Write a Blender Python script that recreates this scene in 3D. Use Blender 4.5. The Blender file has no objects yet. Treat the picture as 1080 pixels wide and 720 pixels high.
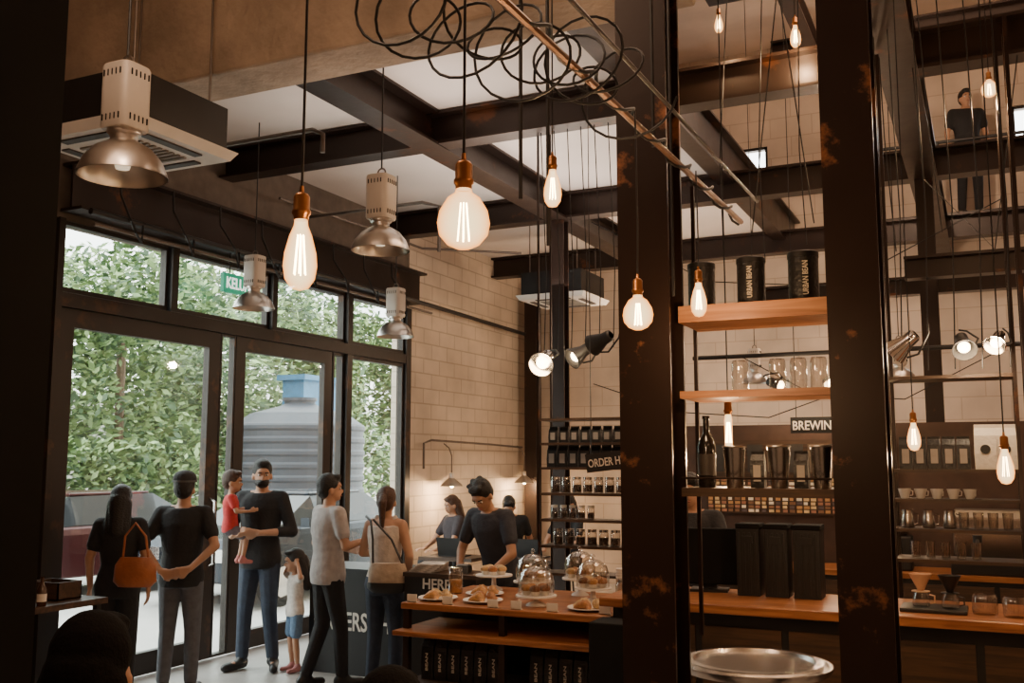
import bpy, math, random
from mathutils import Vector as V, Matrix
random.seed(7)
C=bpy.context.scene.collection
pi=math.pi
# ---------------------------------------------------------------- materials
MATS={}
def M(name,col,rough=.6,metal=0.,var=.18,scale=8.,bump=0.,bscale=None,emit=0.,ecol=None,spec=.5):
    if name in MATS: return MATS[name]
    m=bpy.data.materials.new(name); m.use_nodes=True
    nt=m.node_tree; b=nt.nodes["Principled BSDF"]
    tc=nt.nodes.new("ShaderNodeTexCoord"); no=nt.nodes.new("ShaderNodeTexNoise")
    no.inputs["Scale"].default_value=scale; no.inputs["Detail"].default_value=5
    nt.links.new(tc.outputs["Object"],no.inputs["Vector"])
    r=nt.nodes.new("ShaderNodeValToRGB")
    r.color_ramp.elements[0].position=.3; r.color_ramp.elements[1].position=.7
    r.color_ramp.elements[0].color=[max(0,c*(1-var)) for c in col]+[1]
    r.color_ramp.elements[1].color=[min(1,c*(1+var)) for c in col]+[1]
    nt.links.new(no.outputs["Fac"],r.inputs["Fac"]); nt.links.new(r.outputs["Color"],b.inputs["Base Color"])
    b.inputs["Roughness"].default_value=rough; b.inputs["Metallic"].default_value=metal
    b.inputs["Specular IOR Level"].default_value=spec
    if bump:
        n2=nt.nodes.new("ShaderNodeTexNoise"); n2.inputs["Scale"].default_value=bscale or scale*4
        nt.links.new(tc.outputs["Object"],n2.inputs["Vector"])
        bp=nt.nodes.new("ShaderNodeBump"); bp.inputs["Strength"].default_value=bump; bp.inputs["Distance"].default_value=.02
        nt.links.new(n2.outputs["Fac"],bp.inputs["Height"]); nt.links.new(bp.outputs["Normal"],b.inputs["Normal"])
    if emit:
        b.inputs["Emission Color"].default_value=list(ecol or col)+[1]; b.inputs["Emission Strength"].default_value=emit
    MATS[name]=m; return m
def glassM(name,tint=(1,1,1),gl=.12,rough=.02):
    m=bpy.data.materials.new(name); m.use_nodes=True; nt=m.node_tree; nt.nodes.clear()
    o=nt.nodes.new("ShaderNodeOutputMaterial"); t=nt.nodes.new("ShaderNodeBsdfTransparent"); g=nt.nodes.new("ShaderNodeBsdfGlossy")
    t.inputs[0].default_value=list(tint)+[1]; g.inputs["Roughness"].default_value=rough
    lw=nt.nodes.new("ShaderNodeLayerWeight"); lw.inputs[0].default_value=.25
    mp=nt.nodes.new("ShaderNodeMapRange"); mp.inputs[3].default_value=gl*.4; mp.inputs[4].default_value=min(1,gl*4)
    nt.links.new(lw.outputs["Facing"],mp.inputs[0])
    mx=nt.nodes.new("ShaderNodeMixShader")
    nt.links.new(mp.outputs[0],mx.inputs[0]); nt.links.new(t.outputs[0],mx.inputs[1]); nt.links.new(g.outputs[0],mx.inputs[2]); nt.links.new(mx.outputs[0],o.inputs[0])
    return m
def glowM(name,col,st,tr):
    m=bpy.data.materials.new(name); m.use_nodes=True; nt=m.node_tree; nt.nodes.clear()
    o=nt.nodes.new("ShaderNodeOutputMaterial"); t=nt.nodes.new("ShaderNodeBsdfTransparent"); e=nt.nodes.new("ShaderNodeEmission")
    lw=nt.nodes.new("ShaderNodeLayerWeight"); lw.inputs[0].default_value=.4
    cr=nt.nodes.new("ShaderNodeValToRGB"); cr.color_ramp.elements[0].color=(1,.72,.36,1); cr.color_ramp.elements[1].color=list(col)+[1]; cr.color_ramp.elements[1].position=.65
    nt.links.new(lw.outputs["Facing"],cr.inputs[0]); nt.links.new(cr.outputs[0],e.inputs[0])
    e.inputs[1].default_value=st
    mx=nt.nodes.new("ShaderNodeMixShader"); mx.inputs[0].default_value=1-tr
    nt.links.new(t.outputs[0],mx.inputs[1]); nt.links.new(e.outputs[0],mx.inputs[2]); nt.links.new(mx.outputs[0],o.inputs[0])
    return m
def brickM(name,c1,c2,cm,axis,bw,bh,mort=.012,rough=.75,bump=.35):
    m=bpy.data.materials.new(name); m.use_nodes=True; nt=m.node_tree; b=nt.nodes["Principled BSDF"]
    tc=nt.nodes.new("ShaderNodeTexCoord"); sx=nt.nodes.new("ShaderNodeSeparateXYZ"); cx=nt.nodes.new("ShaderNodeCombineXYZ")
    nt.links.new(tc.outputs["Object"],sx.inputs[0])
    nt.links.new(sx.outputs[axis],cx.inputs[0]); nt.links.new(sx.outputs["Z"],cx.inputs[1])
    br=nt.nodes.new("ShaderNodeTexBrick"); br.inputs["Scale"].default_value=1
    br.inputs["Brick Width"].default_value=bw; br.inputs["Row Height"].default_value=bh; br.inputs["Mortar Size"].default_value=mort
    br.inputs["Mortar Smooth"].default_value=.4
    br.inputs["Color1"].default_value=list(c1)+[1]; br.inputs["Color2"].default_value=list(c2)+[1]; br.inputs["Mortar"].default_value=list(cm)+[1]
    nt.links.new(cx.outputs[0],br.inputs["Vector"])
    no=nt.nodes.new("ShaderNodeTexNoise"); no.inputs["Scale"].default_value=1.2; no.inputs["Detail"].default_value=8
    nt.links.new(tc.outputs["Object"],no.inputs["Vector"])
    mr=nt.nodes.new("ShaderNodeMapRange"); mr.inputs[1].default_value=.3; mr.inputs[2].default_value=.7; mr.inputs[3].default_value=.72; mr.inputs[4].default_value=1.12
    nt.links.new(no.outputs["Fac"],mr.inputs[0])
    mx=nt.nodes.new("ShaderNodeMix"); mx.data_type='RGBA'; mx.blend_type='MULTIPLY'; mx.inputs[0].default_value=1
    nt.links.new(br.outputs["Color"],mx.inputs[6]); nt.links.new(mr.outputs[0],mx.inputs[7])
    nt.links.new(mx.outputs[2],b.inputs["Base Color"]); b.inputs["Roughness"].default_value=rough
    bp=nt.nodes.new("ShaderNodeBump"); bp.inputs["Strength"].default_value=bump; bp.inputs["Distance"].default_value=.01; bp.invert=True
    nt.links.new(br.outputs["Fac"],bp.inputs["Height"]); nt.links.new(bp.outputs["Normal"],b.inputs["Normal"])
    return m
def steelM(name,base=(.018,.011,.008),rust=(.10,.035,.012),amt=.62,rough=.32):
    m=bpy.data.materials.new(name); m.use_nodes=True; nt=m.node_tree; b=nt.nodes["Principled BSDF"]
    tc=nt.nodes.new("ShaderNodeTexCoord"); no=nt.nodes.new("ShaderNodeTexNoise"); no.inputs["Scale"].default_value=2.6; no.inputs["Detail"].default_value=9; no.inputs["Roughness"].default_value=.65
    nt.links.new(tc.outputs["Object"],no.inputs["Vector"])
    r=nt.nodes.new("ShaderNodeValToRGB"); r.color_ramp.elements[0].position=amt-.03; r.color_ramp.elements[1].position=amt+.05
    r.color_ramp.elements[0].color=list(base)+[1]; r.color_ramp.elements[1].color=list(rust)+[1]
    nt.links.new(no.outputs["Fac"],r.inputs[0]); nt.links.new(r.outputs[0],b.inputs["Base Color"])
    mr=nt.nodes.new("ShaderNodeMapRange"); mr.inputs[3].default_value=rough-.08; mr.inputs[4].default_value=rough+.2
    nt.links.new(no.outputs["Fac"],mr.inputs[0]); nt.links.new(mr.outputs[0],b.inputs["Roughness"])
    b.inputs["Metallic"].default_value=.35
    bp=nt.nodes.new("ShaderNodeBump"); bp.inputs["Strength"].default_value=.25; bp.inputs["Distance"].default_value=.01
    nt.links.new(no.outputs["Fac"],bp.inputs["Height"]); nt.links.new(bp.outputs["Normal"],b.inputs["Normal"])
    return m
def woodM(name,c1,c2,rough=.35,sc=(1,14,14)):
    m=bpy.data.materials.new(name); m.use_nodes=True; nt=m.node_tree; b=nt.nodes["Principled BSDF"]
    tc=nt.nodes.new("ShaderNodeTexCoord"); mp=nt.nodes.new("ShaderNodeMapping"); mp.inputs["Scale"].default_value=sc
    no=nt.nodes.new("ShaderNodeTexNoise"); no.inputs["Scale"].default_value=2.5; no.inputs["Detail"].default_value=7; no.inputs["Distortion"].default_value=.6
    nt.links.new(tc.outputs["Object"],mp.inputs[0]); nt.links.new(mp.outputs[0],no.inputs["Vector"])
    r=nt.nodes.new("ShaderNodeValToRGB"); r.color_ramp.elements[0].position=.35; r.color_ramp.elements[1].position=.65
    r.color_ramp.elements[0].color=list(c1)+[1]; r.color_ramp.elements[1].color=list(c2)+[1]
    nt.links.new(no.outputs["Fac"],r.inputs[0]); nt.links.new(r.outputs[0],b.inputs["Base Color"]); b.inputs["Roughness"].default_value=rough
    return m
STEEL=steelM("steel_dark",(.026,.0145,.0105)); STEELC=steelM("steel_column",(.020,.0095,.0065),(.30,.12,.05),.605,.27)
BLACK=M("black_paint",(.012,.011,.011),.45); MATTE=M("black_matte",(.008,.008,.008),.9,spec=.2)
FRAME=steelM("door_steel",(.024,.018,.015),(.07,.035,.02),.6,.4)
CONC=M("concrete",(.44,.335,.25),.85,0,.38,1.6,.7,14); CEIL=M("ceiling_paint",(.80,.73,.68),.9,0,.06,1.2)
PLAST=M("plaster_upper",(.62,.49,.39),.85,0,.12,1.5,.2)
FLOOR=M("floor_concrete",(.38,.36,.34),.28,0,.25,1.3,.08,20)
BRICKL=brickM("block_cream",(.72,.60,.48),(.68,.56,.44),(.52,.42,.32),"Y",.42,.2)
BRICKB=brickM("block_back",(.64,.52,.42),(.60,.49,.39),(.50,.39,.30),"X",.6,.3,.009,.8,.15)
WOOD=woodM("wood_bar",(.20,.065,.02),(.42,.17,.06)); WOODL=woodM("wood_shelf",(.26,.10,.035),(.46,.21,.09),.4)
WOODD=woodM("wood_dark",(.035,.019,.010),(.085,.042,.02),.5)
ALU=M("aluminium",(.66,.62,.58),.30,1,.1,6); ALUB=M("housing_beige",(.60,.54,.48),.5,.1,.06,6)
CHROME=M("chrome",(.7,.68,.66),.14,1,.05); WHITE=M("white_paint",(.78,.74,.69),.5,0,.05); TRAY=M("brushed_steel",(.54,.51,.48),.27,1,.12,20)
PAPER=M("paper_white",(.75,.70,.62),.8,0,.08); BRASS=M("brass",(.42,.18,.06),.35,.9,.2)
GLASS=glassM("glass_window",(.93,.97,.96),.06); JAR=glassM("glass_jar",(.93,.90,.86),.25)
GLOW=glowM("bulb_glow",(1,.36,.07),3.6,.45); FIL=M("filament",(1,.6,.25),.5,emit=60,ecol=(1,.62,.26))
GLOWW=M("lamp_glow",(1,.8,.55),.5,emit=20,ecol=(1,.72,.42))
BEAN=M("coffee_beans",(.05,.022,.010),.5,0,.6,60,.6,90)
RUBBER=M("cable_rubber",(.010,.009,.009),.5); PIPE=M("pipe_copper",(.17,.08,.04),.4,.6,.3,10)
CPIPE=M("conduit_grey",(.16,.13,.11),.4,.6)
CARP=M("car_paint",(.022,.028,.038),.22,.3,.05,spec=.4); CARG=M("car_glass",(.02,.024,.028),.1,0,.05); TYRE=M("tyre",(.012,.012,.012),.8)
TANK=M("tank_plastic",(.035,.042,.055),.55,0,.08)
LEAF=M("leaves",(.12,.19,.065),.6,0,.5,1.8); BARK=M("bark",(.12,.08,.05),.9,0,.3,12,.5)
# ---------------------------------------------------------------- geometry
class G:
    def __init__(s): s.v=[];s.f=[];s.m=[]
    def add(s,vs,fs,m=0):
        o=len(s.v); s.v+= [tuple(p) for p in vs]; s.f+=[tuple(i+o for i in f) for f in fs]; s.m+=[m]*len(fs); return s
    def box(s,x0,x1,y0,y1,z0,z1,m=0):
        return s.add([(x,y,z) for x in(x0,x1) for y in(y0,y1) for z in(z0,z1)],[(0,1,3,2),(4,6,7,5),(0,4,5,1),(2,3,7,6),(0,2,6,4),(1,5,7,3)],m)
    def frus(s,c0,a0,b0,c1,a1,b1,m=0):
        vs=[]
        for c,a,b in((c0,a0,b0),(c1,a1,b1)):
            for sx,sy in((-1,-1),(1,-1),(1,1),(-1,1)): vs.append((c[0]+sx*a,c[1]+sy*b,c[2]))
        return s.add(vs,[(3,2,1,0),(4,5,6,7)]+[(i,(i+1)%4,4+(i+1)%4,4+i) for i in range(4)],m)
    def loft(s,rings,m=0,cap=True):
        n=len(rings[0]); vs=[p for r in rings for p in r]; fs=[]
        for k in range(len(rings)-1):
            for i in range(n):
                j=(i+1)%n; fs.append((k*n+i,k*n+j,(k+1)*n+j,(k+1)*n+i))
        if cap: fs.append(tuple(reversed(range(n)))); fs.append(tuple((len(rings)-1)*n+i for i in range(n)))
        return s.add(vs,fs,m)
    def lathe(s,prof,c=(0,0,0),seg=20,m=0,cap=True):
        R=[]
        for r,z in prof: R.append([(c[0]+max(r,.0004)*math.cos(2*pi*i/seg),c[1]+max(r,.0004)*math.sin(2*pi*i/seg),c[2]+z) for i in range(seg)])
        return s.loft(R,m,cap)
    def rc(s,p,q,r1,r2=None,seg=10,m=0,fn=None,ends=3):
        p=V(p);q=V(q); r2=r1 if r2 is None else r2
        d=(q-p); L=d.length; d=d/L if L>1e-6 else V((0,0,1))
        a=d.orthogonal().normalized(); b=d.cross(a); R=[]
        def ring(c,r): return [c+a*(r*math.cos(2*pi*i/seg))+b*(r*math.sin(2*pi*i/seg)) for i in range(seg)]
        if ends:
            for k in range(ends): t=pi/2*(1-(k+.15)/ends); R.append(ring(p-d*r1*math.sin(t),r1*math.cos(t)))
        R.append(ring(p,r1));R.append(ring(q,r2))
        if ends:
            for k in reversed(range(ends)): t=pi/2*(1-(k+.15)/ends); R.append(ring(q+d*r2*math.sin(t),r2*math.cos(t)))
        if fn: R=[[fn(x) for x in r] for r in R]
        return s.loft(R,m)
    def cyl(s,p,q,r,r2=None,seg=12,m=0): return s.rc(p,q,r,r2,seg,m,None,0)
    def tube(s,pts,r,seg=6,m=0,closed=False):
        pts=[V(p) for p in pts]; R=[]; a=None; n=len(pts)
        for i,p in enumerate(pts):
            if closed: d=pts[(i+1)%n]-pts[i-1]
            else: d=pts[min(i+1,n-1)]-pts[max(i-1,0)]
            d.normalize()
            if a is None: a=d.orthogonal().normalized()
            a=(a-d*a.dot(d)).normalized(); b=d.cross(a)
            R.append([p+a*(r*math.cos(2*pi*k/seg))+b*(r*math.sin(2*pi*k/seg)) for k in range(seg)])
        if closed: R.append(R[0])
        return s.loft(R,m,not closed)
    def ell(s,c,r,fn=None,seg=16,rings=10,m=0):
        R=[]
        for k in range(rings+1):
            t=pi*(k+.0)/rings; t=min(max(t,.03),pi-.03)
            R.append([V((c[0]+r[0]*math.sin(t)*math.cos(2*pi*i/seg),c[1]+r[1]*math.sin(t)*math.sin(2*pi*i/seg),c[2]-r[2]*math.cos(t))) for i in range(seg)])
        if fn: R=[[fn(x) for x in q] for q in R]
        return s.loft(R,m)
    def hbeam(s,axis,a0,a1,c1,c2,w,h,t=.02,m=0):
        def bx(lo,hi,z0,z1):
            if axis=='x': s.box(a0,a1,c1+lo,c1+hi,c2+z0,c2+z1,m)
            else: s.box(c1+lo,c1+hi,a0,a1,c2+z0,c2+z1,m)
        bx(-w/2,w/2,-h/2,-h/2+t); bx(-w/2,w/2,h/2-t,h/2); bx(-t*.4,t*.4,-h/2+t,h/2-t); return s
    def make(s,name,mats,parent=None,loc=(0,0,0),rot=(0,0,0),smooth=False,bevel=0):
        me=bpy.data.meshes.new(name); me.from_pydata(s.v,[],s.f)
        if not isinstance(mats,(list,tuple)): mats=[mats]
        for x in mats: me.materials.append(x)
        for p,k in zip(me.polygons,s.m): p.material_index=k
        me.validate(); me.update()
        o=bpy.data.objects.new(name,me); C.objects.link(o)
        if parent: o.parent=parent
        o.location=loc; o.rotation_euler=rot
        if smooth:
            me.shade_smooth()
            try: me.set_sharp_from_angle(angle=math.radians(40))
            except Exception: pass
        if bevel:
            md=o.modifiers.new("b","BEVEL"); md.width=bevel; md.segments=2; md.limit_method='ANGLE'
        return o
def tag(o,label,cat,group=None):
    o["label"]=label;o["category"]=cat
    if group:o["group"]=group
    return o
def thing(name,label,cat,loc=(0,0,0),rz=0,group=None):
    e=bpy.data.objects.new(name,None); C.objects.link(e); e.location=loc; e.rotation_euler=(0,0,rz); e.empty_display_size=.1
    return tag(e,label,cat,group)
def struct(o): o["kind"]="structure"; return o
def dup(root,loc,rz=None,label=None,scale=None):
    def cp(o,par):
        n=o.copy(); C.objects.link(n)
        if par: n.parent=par; n.matrix_parent_inverse=o.matrix_parent_inverse.copy()
        for ch in list(o.children): cp(ch,n)
        return n
    n=cp(root,None); n.location=loc
    if rz is not None: n.rotation_euler=(n.rotation_euler[0],n.rotation_euler[1],rz)
    if label: n["label"]=label
    if scale: n.scale=(scale,)*3 if isinstance(scale,(int,float)) else scale
    return n
def evalmesh(o,name):
    dg=bpy.context.evaluated_depsgraph_get(); dg.update()
    return bpy.data.meshes.new_from_object(o.evaluated_get(dg))
def remesh(name,g,vox,it,mat,parent):
    o=g.make("tmp",mat)
    md=o.modifiers.new("r","REMESH"); md.mode='VOXEL'; md.voxel_size=vox; md.adaptivity=0
    if it: sm=o.modifiers.new("s","SMOOTH"); sm.factor=.5; sm.iterations=it
    me=evalmesh(o,name); bpy.data.objects.remove(o)
    me.name=name; me.shade_smooth()
    if not me.materials: me.materials.append(mat)
    n=bpy.data.objects.new(name,me); C.objects.link(n); n.parent=parent
    return n
def text(body,size,mat,loc,rot,parent=None,name="lettering",width=None,align='LEFT'):
    cu=bpy.data.curves.new("t","FONT"); cu.body=body; cu.size=size; cu.extrude=.002; cu.offset=size*.015; cu.align_x=align; cu.resolution_u=3
    o=bpy.data.objects.new("t",cu); C.objects.link(o); me=evalmesh(o,name); bpy.data.objects.remove(o)
    me.materials.clear(); me.materials.append(mat); me.name=name
    n=bpy.data.objects.new(name,me); C.objects.link(n); n.location=loc; n.rotation_euler=rot
    if width:
        w=max(v.co.x for v in me.vertices)-min(v.co.x for v in me.vertices); n.scale=(width/w,1,1)
    if parent: n.parent=parent
    return n
FRONT=(pi/2,0,0); SIDE=(pi/2,0,pi/2)
def point(loc,w,col=(1,.62,.32),r=.05,parent=None,name="point_light"):
    l=bpy.data.lights.new(name,'POINT'); l.energy=w; l.color=col; l.shadow_soft_size=r
    o=bpy.data.objects.new(name,l); C.objects.link(o); o.location=loc
    if parent:o.parent=parent
    return o
def wall(name,axis,c,t,a0,a1,z0,z1,holes,mat):
    g=G(); A=sorted({a0,a1}|{h[0] for h in holes}|{h[1] for h in holes}); Z=sorted({z0,z1}|{h[2] for h in holes}|{h[3] for h in holes})
    for i in range(len(A)-1):
        for j in range(len(Z)-1):
            am=(A[i]+A[i+1])/2; zm=(Z[j]+Z[j+1])/2
            if any(h[0]<am<h[1] and h[2]<zm<h[3] for h in holes): continue
            if axis=='x': g.box(min(c,c+t),max(c,c+t),A[i],A[i+1],Z[j],Z[j+1])
            else: g.box(A[i],A[i+1],min(c,c+t),max(c,c+t),Z[j],Z[j+1])
    return struct(g.make(name,mat))
# ---------------------------------------------------------------- room shell
WX=-6.7
struct(G().box(-6.95,4,-2.5,14.6,-.1,0).make("floor",FLOOR))
struct(G().box(-40,-6.95,-14,45,-.14,-.04).make("floor_outside",M("paving",(.50,.48,.45),.8,0,.12,1)))
wall("wall_left",'x',WX,-.25,10.95,14.6,0,8,[],BRICKL)
wall("wall_left_upper",'x',WX,-.25,-2.5,10.95,0,8,[(5.5,10.95,0,3.8)],M("wall_dark",(.13,.10,.08),.8))
wall("wall_back",'y',14.6,.25,-6.95,4.25,0,8,[(-3.95,-2.75,5.6,6.5),(.5,1.6,5.85,6.6)],BRICKB)
wall("wall_right",'x',4,.25,-2.5,14.6,0,8,[],PLAST)
wall("wall_front",'y',-2.5,-.25,-6.95,4.25,0,8,[],PLAST)
struct(G().box(-6.7,-2.5,5.5,14.6,4.92,5.1).make("ceiling",CEIL))
struct(G().box(-6.95,4.25,-2.75,14.85,8,8.2).make("ceiling_upper",PLAST))
struct(G().box(-6.7,-1.15,-2.5,5.08,5.6,5.75).make("ceiling_near",CEIL))
tag(G().box(-6.69,-1.42,5.08,5.5,4.5,5.6).make("concrete_beam",CONC,bevel=.02),"rough cast concrete beam spanning below the ceiling","beam")
# steel beams
def beam(axis,a0,a1,c1,c2,w=.2,h=.32,lab="dark brown steel beam running under the ceiling"):
    return tag(G().hbeam(axis,a0,a1,c1,c2,w,h,.025).make("steel_beam",STEEL),lab,"beam")
for y in(7.45,10.4,13.4): beam('x',-6.69,3.98,y,4.76,.2,.30)
for x in(-4.35,-.45,1.7): beam('y',5.52,14.58,x,4.76,.26,.32,"dark steel beam running the length of the room")
beam('y',5.52,14.58,-2.4,5.05,.18,.5,"dark steel edge beam of the ceiling slab")
for y,z in((8.9,6.3),(12.2,6.9)): beam('x',-2.2,3.98,y,z,.2,.28,"dark steel beam across the upper hall")
for x in(-1.6,.9): beam('y',9.0,12.1,x,6.55,.18,.22,"dark steel beam in the upper hall")
beam('y',5.52,10.95,-6.55,4.05,.24,.40,"deep dark steel lintel beam above the glass doors")
beam('x',-.6,3.98,9.4,3.55,.16,.2,"dark steel beam above the bar racks")
beam('x',-2.4,3.98,11.6,3.75,.16,.2,"dark steel beam across the back of the hall")
def column(x,y,z1,w,lab,m):
    g=G(); t=.018
    g.box(-w/2,w/2,-w/2,-w/2+t,0,z1); g.box(-w/2,w/2,w/2-t,w/2,0,z1); g.box(-t/2,t/2,-w/2+t,w/2-t,0,z1)
    return tag(g.make("steel_column",m,loc=(x,y,0)),lab,"column")
column(-1.27,4.05,7,.22,"dark rust-brown steel column holding the bottle rack",STEELC)
column(-.44,4.05,7,.195,"dark steel column with rust patches beside the bar",STEELC)
column(-4.35,10.4,4.6,.16,"slim dark steel column behind the shelf rack",STEEL)
column(-6.45,14.3,4.6,.2,"dark steel column at the room corner",STEEL)
column(.42,4.7,7,.12,"slim dark steel column at the bar end",STEEL)
column(-.45,10.4,4.6,.16,"slim dark steel column behind the bar",STEEL)
tag(G().box(-1.75,-1.19,.5,.98,0,5.55).make("dark_pillar",MATTE),"black painted pillar close beside the seats","pillar")
# ---------------------------------------------------------------- doors and windows
def glazed(name,y0,y1,z0,z1,fw,handle=False,x=WX-.02,d=.07):
    e=bpy.data.objects.new(name,None); C.objects.link(e); e.location=(x,y0,z0); struct(e); w=y1-y0;h=z1-z0
    g=G(); g.box(-d/2,d/2,0,fw,0,h); g.box(-d/2,d/2,w-fw,w,0,h); g.box(-d/2,d/2,fw,w-fw,h-fw,h); g.box(-d/2,d/2,fw,w-fw,0,fw*1.25)
    g.make("frame",FRAME,e)
    G().box(-.006,.006,fw,w-fw,fw*1.25,h-fw).make("glass_pane",GLASS,e)
    if handle:
        hg=G(); yy=w-fw*.5 if handle>0 else fw*.5
        hg.tube([(.04,yy,.85),(.10,yy,.88),(.10,yy,1.45),(.04,yy,1.48)],.014,8); hg.make("door_handle",CHROME,e,smooth=True)
    return e
glazed("door_1",5.58,7.45,.02,3.08,.15,1); glazed("door_2",7.68,9.28,.02,3.08,.14,-1)
glazed("window_1",7.46,7.67,.02,3.08,.02); 
for i,(a,b) in enumerate([(5.57,6.73),(6.83,8.15),(8.25,9.51),(9.63,10.82)]): glazed("window_%d"%(i+2),a,b,3.21,3.79,.03)
glazed("window_6",9.63,10.82,.02,3.08,.04); glazed("window_7",9.3,9.51,.02,3.08,.03)
struct(G().box(WX-.12,WX+.05,5.56,10.82,3.085,3.2).make("trim_1",FRAME))
struct(G().box(WX-.1,WX+.05,10.83,10.945,0,3.8).make("trim_2",FRAME))
struct(G().box(WX-.1,WX+.06,9.52,9.62,0,3.08).make("trim_3",FRAME))
struct(G().box(WX-.1,WX+.06,5.5,5.56,0,3.8).make("trim_4",FRAME))
struct(G().box(WX-.08,WX+.06,6.74,6.82,3.2,3.8).make("trim_5",FRAME))
struct(G().box(WX-.08,WX+.06,8.16,8.24,3.2,3.8).make("trim_6",FRAME))
struct(G().box(WX-.1,WX+.06,9.52,9.62,3.2,3.8).make("trim_7",FRAME))
for n,(a,b,c,d) in enumerate([(-3.95,-2.75,5.6,6.5),(.5,1.6,5.85,6.6)]):
    g=G(); 
    for xx in (a,(a+b)/2-.02,b-.04): g.box(xx,xx+.04,14.62,14.68,c,d)
    g.box(a,b,14.62,14.68,c,c+.04); g.box(a,b,14.62,14.68,d-.04,d); struct(g.make("window_%d"%(8+n),FRAME))
# exit sign
e=thing("exit_sign","green exit sign with white lettering above the doors","sign",(-6.45,7.18,3.44))
G().box(-.02,.02,0,.46,0,.18).make("sign_box",M("sign_green",(.02,.30,.17),.4,emit=.5,ecol=(.02,.42,.24)),e)
text("KELUAR",.15,M("sign_white",(.9,.95,.9),.5,emit=1.5),(.024,.03,.04),SIDE,e,width=.40)
G().cyl((0,.1,.18),(0,.1,.42),.006).cyl((0,.36,.18),(0,.36,.42),.006).make("hanger",BLACK,e)
# ---------------------------------------------------------------- pipes
def pipe(name,pts,r,mat,lab,cat="pipe",seg=8): return tag(G().tube(pts,r,seg).make(name,mat,smooth=True),lab,cat)
pipe("conduit_pipe",[(-6.37,5.56,3.83),(-6.37,10.9,3.83),(-6.5,14.1,3.83)],.028,BLACK,"black conduit pipe running above the glass doors")
pipe("conduit_pipe",[(-6.33,5.56,3.72),(-6.33,10.9,3.72)],.016,CPIPE,"thin grey conduit above the glass doors")
pipe("conduit_pipe",[(-6.4,6.2,4.45),(-5.6,6.2,4.45),(-4.7,6.2,4.45),(-4.6,6.2,4.40),(-4.6,6.2,4.25)],.02,CPIPE,"thin grey conduit with a bent end under the ceiling")
pipe("conduit_pipe",[(-6.4,8.4,4.42),(-5.0,8.4,4.42),(-4.8,8.4,4.36),(-4.8,8.4,3.9)],.018,CPIPE,"thin grey conduit dropping from the ceiling")
pipe("conduit_pipe",[(-6.38,7.9,4.5),(-6.3,9.2,4.5),(-6.3,10.6,4.5),(-5.3,11.4,4.5)],.016,CPIPE,"thin grey conduit under the ceiling")
for k in range(8):
    y=5.9+k*.6; pipe("conduit_loop",[(-6.435,y,4.235),(-6.42,y,4.05),(-6.28,y+.05,3.72+.05*(k%3)),(-6.30,y+.13,3.66),(-6.36,y+.2,3.85)],.010,BLACK,"black electrical cable looping over the lintel","cable")
pipe("conduit_pipe",[(-1.02,1.95,2.97),(-1.02,4.7,2.99)],.012,PIPE,"brown metal rail pipe carrying the hanging bulbs")
pts=[(-1.02+.024*math.cos(t*.9),1.95+t*.05,2.99+.024*math.sin(t*.9)) for t in range(0,55)]
pipe("twisted_cable",pts,.006,RUBBER,"black cable twisted around the brown rail","cable")
pipe("conduit_pipe",[(-.94,1.95,3.06),(-.94,4.7,3.08)],.007,STEEL,"thin dark rail above the brown pipe")
pts=[]
for i in range(0,13*22):
    t=i/22; k=t/13; R=.11+.045*math.sin(t*2.1)+.02*math.sin(t*5)
    a=2*pi*t; cx=-1.31+.36*k; cy=2.02+.80*k; cz=3.0+.03*math.sin(t*3.3)
    pts.append((cx+R*math.cos(a),cy+.05*math.sin(a*.5+t),cz+R*.8*math.sin(a)))
pipe("coiled_cable",pts,.0042,RUBBER,"tangled coil of black cable looped over the rail","cable")
def cable(pts,lab="thin black cable hanging from a steel beam",r=.0045): return pipe("hanging_cable",pts,r,RUBBER,lab,"cable",5)
for (x,y,z0,z1) in [(-1.42,3.05,2.75,5.5),(-1.36,3.15,2.6,5.5),(-1.08,3.5,3.02,5.5),(-1.10,3.8,2.5,7.9)]: cable([(x,y,z1),(x,y,z0)],"thin black rod hanging beside the steel column",.007)
for k in range(6):
    x=-1.7+k*.28; cable([(x*.9-.05,7.1,5.6),(x+.05,6.95,4.0),(x+.10,6.8,3.1+.1*(k%3))],"thin black cable slanting down from the upper beams")
cable([(-1.4,6.2,7.9),(-.9,6.2,3.3)],"thin black cable slanting down from the upper beams"); cable([(-.7,6.3,7.9),(-1.3,6.3,3.3)],"thin black cable slanting down from the upper beams")
for k in range(6):
    x=-3.28+k*.12; cable([(x,7.45,4.6),(x+.04,7.46,3.4),(x+.02,7.46,2.75)],"thin black cable dropping to the shelf rack")
for k in range(5):
    x=-.46+k*.15; cable([(x,6.55,4.9),(x+.03,6.55,3.4),(x,6.55,2.4)],"thin black cable dropping to the bar rack")
cable([(-3.0,7.9,2.5),(-2.3,8,2.25),(-1.6,8.2,2.2),(-.9,8.3,2.45)],"black cable sagging over the brewing area")
cable([(-1.9,8.5,2.75),(-1.3,8.6,2.4),(-.6,8.7,2.35),(.1,8.6,2.7)],"black cable sagging over the brewing area")
cable([(-3.0,7.9,3.9),(-2.0,7.9,3.3),(-1.0,8,3.2),(.2,8.1,3.8)],"black cable swagged between steel beams")
cable([(-.35,7.3,4.6),(-.3,6.95,3.7),(.1,7.0,3.2),(.3,7.1,4.5)],"black cable swagged between steel beams")
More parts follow.
